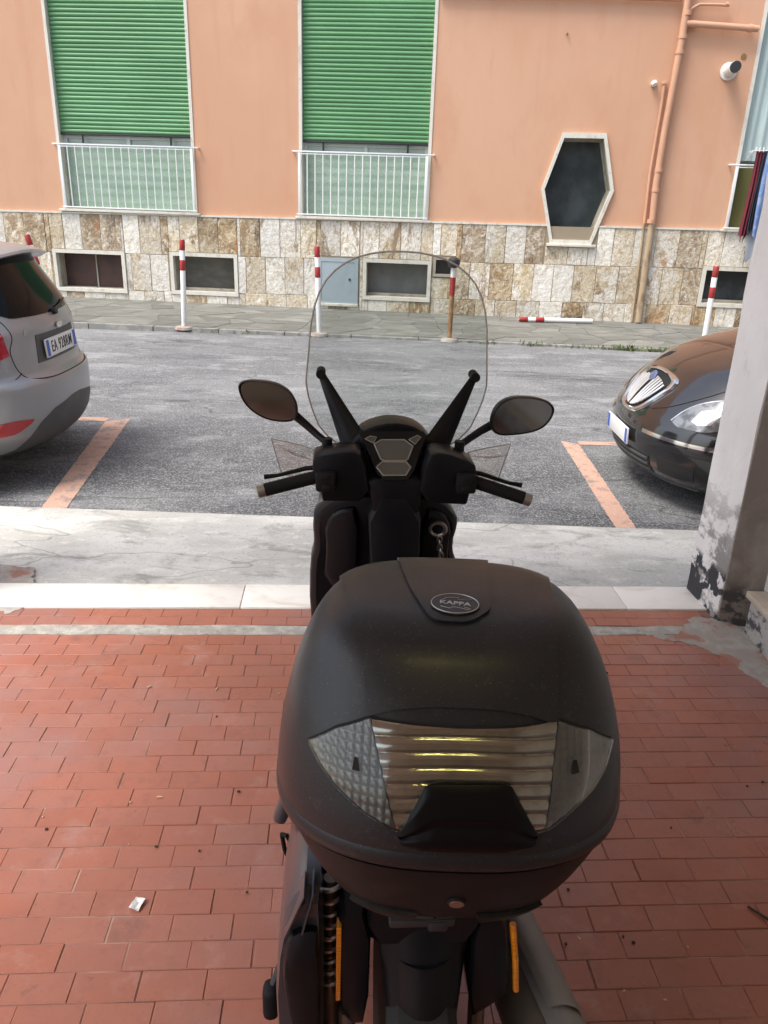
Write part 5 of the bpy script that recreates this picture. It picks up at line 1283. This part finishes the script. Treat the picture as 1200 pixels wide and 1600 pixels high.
    patch(BS, [(.1235, .3340), (.1649, .3153), (.2008, .2889)], [(.1095, .2215), (.1377, .2358), (.1675, .2530), (.1890, .2700), (.2008, .2889)], 70, 60, .0035, .006, relief=facet).build('lens_side', 'reflector_side', tb, smooth=50)
    for x, z in ((-.1249, .2839), (.1436, .2847)):
        patch(BS, [(x - .002, z + .0065), (x + .001, z + .0065)], [(x - .0042, z - .007), (x + .0042, z - .007)], 7, 5, .0104, .003).build('screw_hole', 'seam_black', tb)
    tc = [(x, z) for x, z in top]; bc = [(x, z) for x, z in bot]
    patch(BS, tc, bc, 61, 17, .0095, .002).build('lens_cover', 'lens_clear', tb, smooth=60)
    # opening latch
    hp = [(-.0408, .2711), (-.0289, .2745), (.0544, .2760), (.0638, .2728), (.079, .2481), (.0969, .2176), (.0935, .2058), (.0688, .2012), (-.0416, .2005), (-.0672, .2048), (-.0723, .2141), (-.0553, .2439)]
    topc = [(-.0723, .2141), (-.0553, .2439), (-.0408, .2711), (-.0289, .2745), (.0544, .2760), (.0638, .2728), (.079, .2481), (.0969, .2176)]
    botc = [(-.0723, .2141), (-.0672, .2048), (-.0416, .2005), (.0688, .2012), (.0935, .2058), (.0969, .2176)]
    dome = lambda u, v, a, b: .0065 * min(1, 6 * min(u, 1 - u, v + .02, 1.02 - v)) ** .5 - .004 * max(0, 1 - abs(v - .62) / .12)
    la = patch(BS, topc, botc, 41, 25, .010, .016, relief=dome).build('latch', 'handle_black', tb, smooth=60)
    # key lock on the base
    z = .092; p = Vector(BS(.0085, z)); t = (Vector(BS(.0085, z + .004)) - Vector(BS(.0085, z - .004))).normalized(); nrm = Vector((0, -t.z, t.y))
    LM = Matrix.Translation(p) @ nrm.to_track_quat('Z', 'Y').to_matrix().to_4x4()
    m = MB(); m.lathe([(.0125, -.004), (.0125, .002), (.0108, .0035)], LM, 24); lk = m.build('lock_ring', 'box_base', tb)
    m = MB(); m.lathe([(.0100, .002), (.0098, .0042)], LM, 24); m.build('lock_face', 'lock_steel', lk)
    for s in (-1, 1):                   # moulded feet of the base
        patch(BS, [(s * .085 - .045, .052), (s * .085 + .045, .052)], [(s * .085 - .035, .004), (s * .085 + .035, .004)], 11, 7, .006, .01).build('base_bulge', 'box_base', base, smooth=60)
top_box()

# ------------------------------------------------------------------ small things on the tiles
m = MB(); rng = random.Random(3)
rws = [[(x, y, .004 + .008 * abs(math.sin(x * 70 + y * 40)) * .6 + rng.uniform(0, .003)) for x in np.linspace(-.014, .014, 6)] for y in np.linspace(-.018, .018, 6)]
m.grid(rws); m.grid([[(x, y, z - .0012) for x, y, z in r] for r in rws]); o = m.build('paper_scrap', 'paper', smooth=0); o.location = (-.603, 1.47, .001); o.rotation_euler = (0, 0, R(-14))
tag(o, 'crumpled white paper scrap lying on the red tiles at left', 'litter')
m = MB(); m.tube([(0, 0, .005), (.035, -.045, .010), (.075, -.10, .007), (.11, -.14, .006)], [.003, .0042, .004, .002], 7); m.tube([(.07, -.093, .008), (.095, -.115, .016)], .002, 6); o = m.build('twig', 'twig'); o.location = (1.005, 1.53, .001)
tag(o, 'dark dry twig lying on the tiles at the right edge', 'twig')
def debris():
    rng = random.Random(12); m = MB()
    spots = [(rng.uniform(-1.0, 1.3), rng.uniform(1.2, 2.7)) for _ in range(26)] + [(.66, 1.30), (.70, 1.26), (.74, 1.42), (.80, 1.40)]
    for x, y in spots:
        if -.25 < x < .35: continue
        a = rng.uniform(0, 3.14); l = rng.choice([.004, .006, .008, .02]); r = min(.0028, l * .4)
        m.tube([(x, y, .0035), (x + math.cos(a) * l * .5, y + math.sin(a) * l * .5, .0045), (x + math.cos(a) * l, y + math.sin(a) * l, .0035)], [r * .6, r, r * .5], 5)
    tag(m.build('debris', 'straw'), kind='stuff')
    m = MB()
    for _ in range(26):
        x, y = rng.uniform(-1.0, 1.4), rng.uniform(1.2, 2.8)
        m.box((x, y, .004), (rng.uniform(.004, .009), rng.uniform(.004, .008), .005), bevel=.001, seg=1)
    tag(m.build('debris', 'twig'), kind='stuff')
debris()
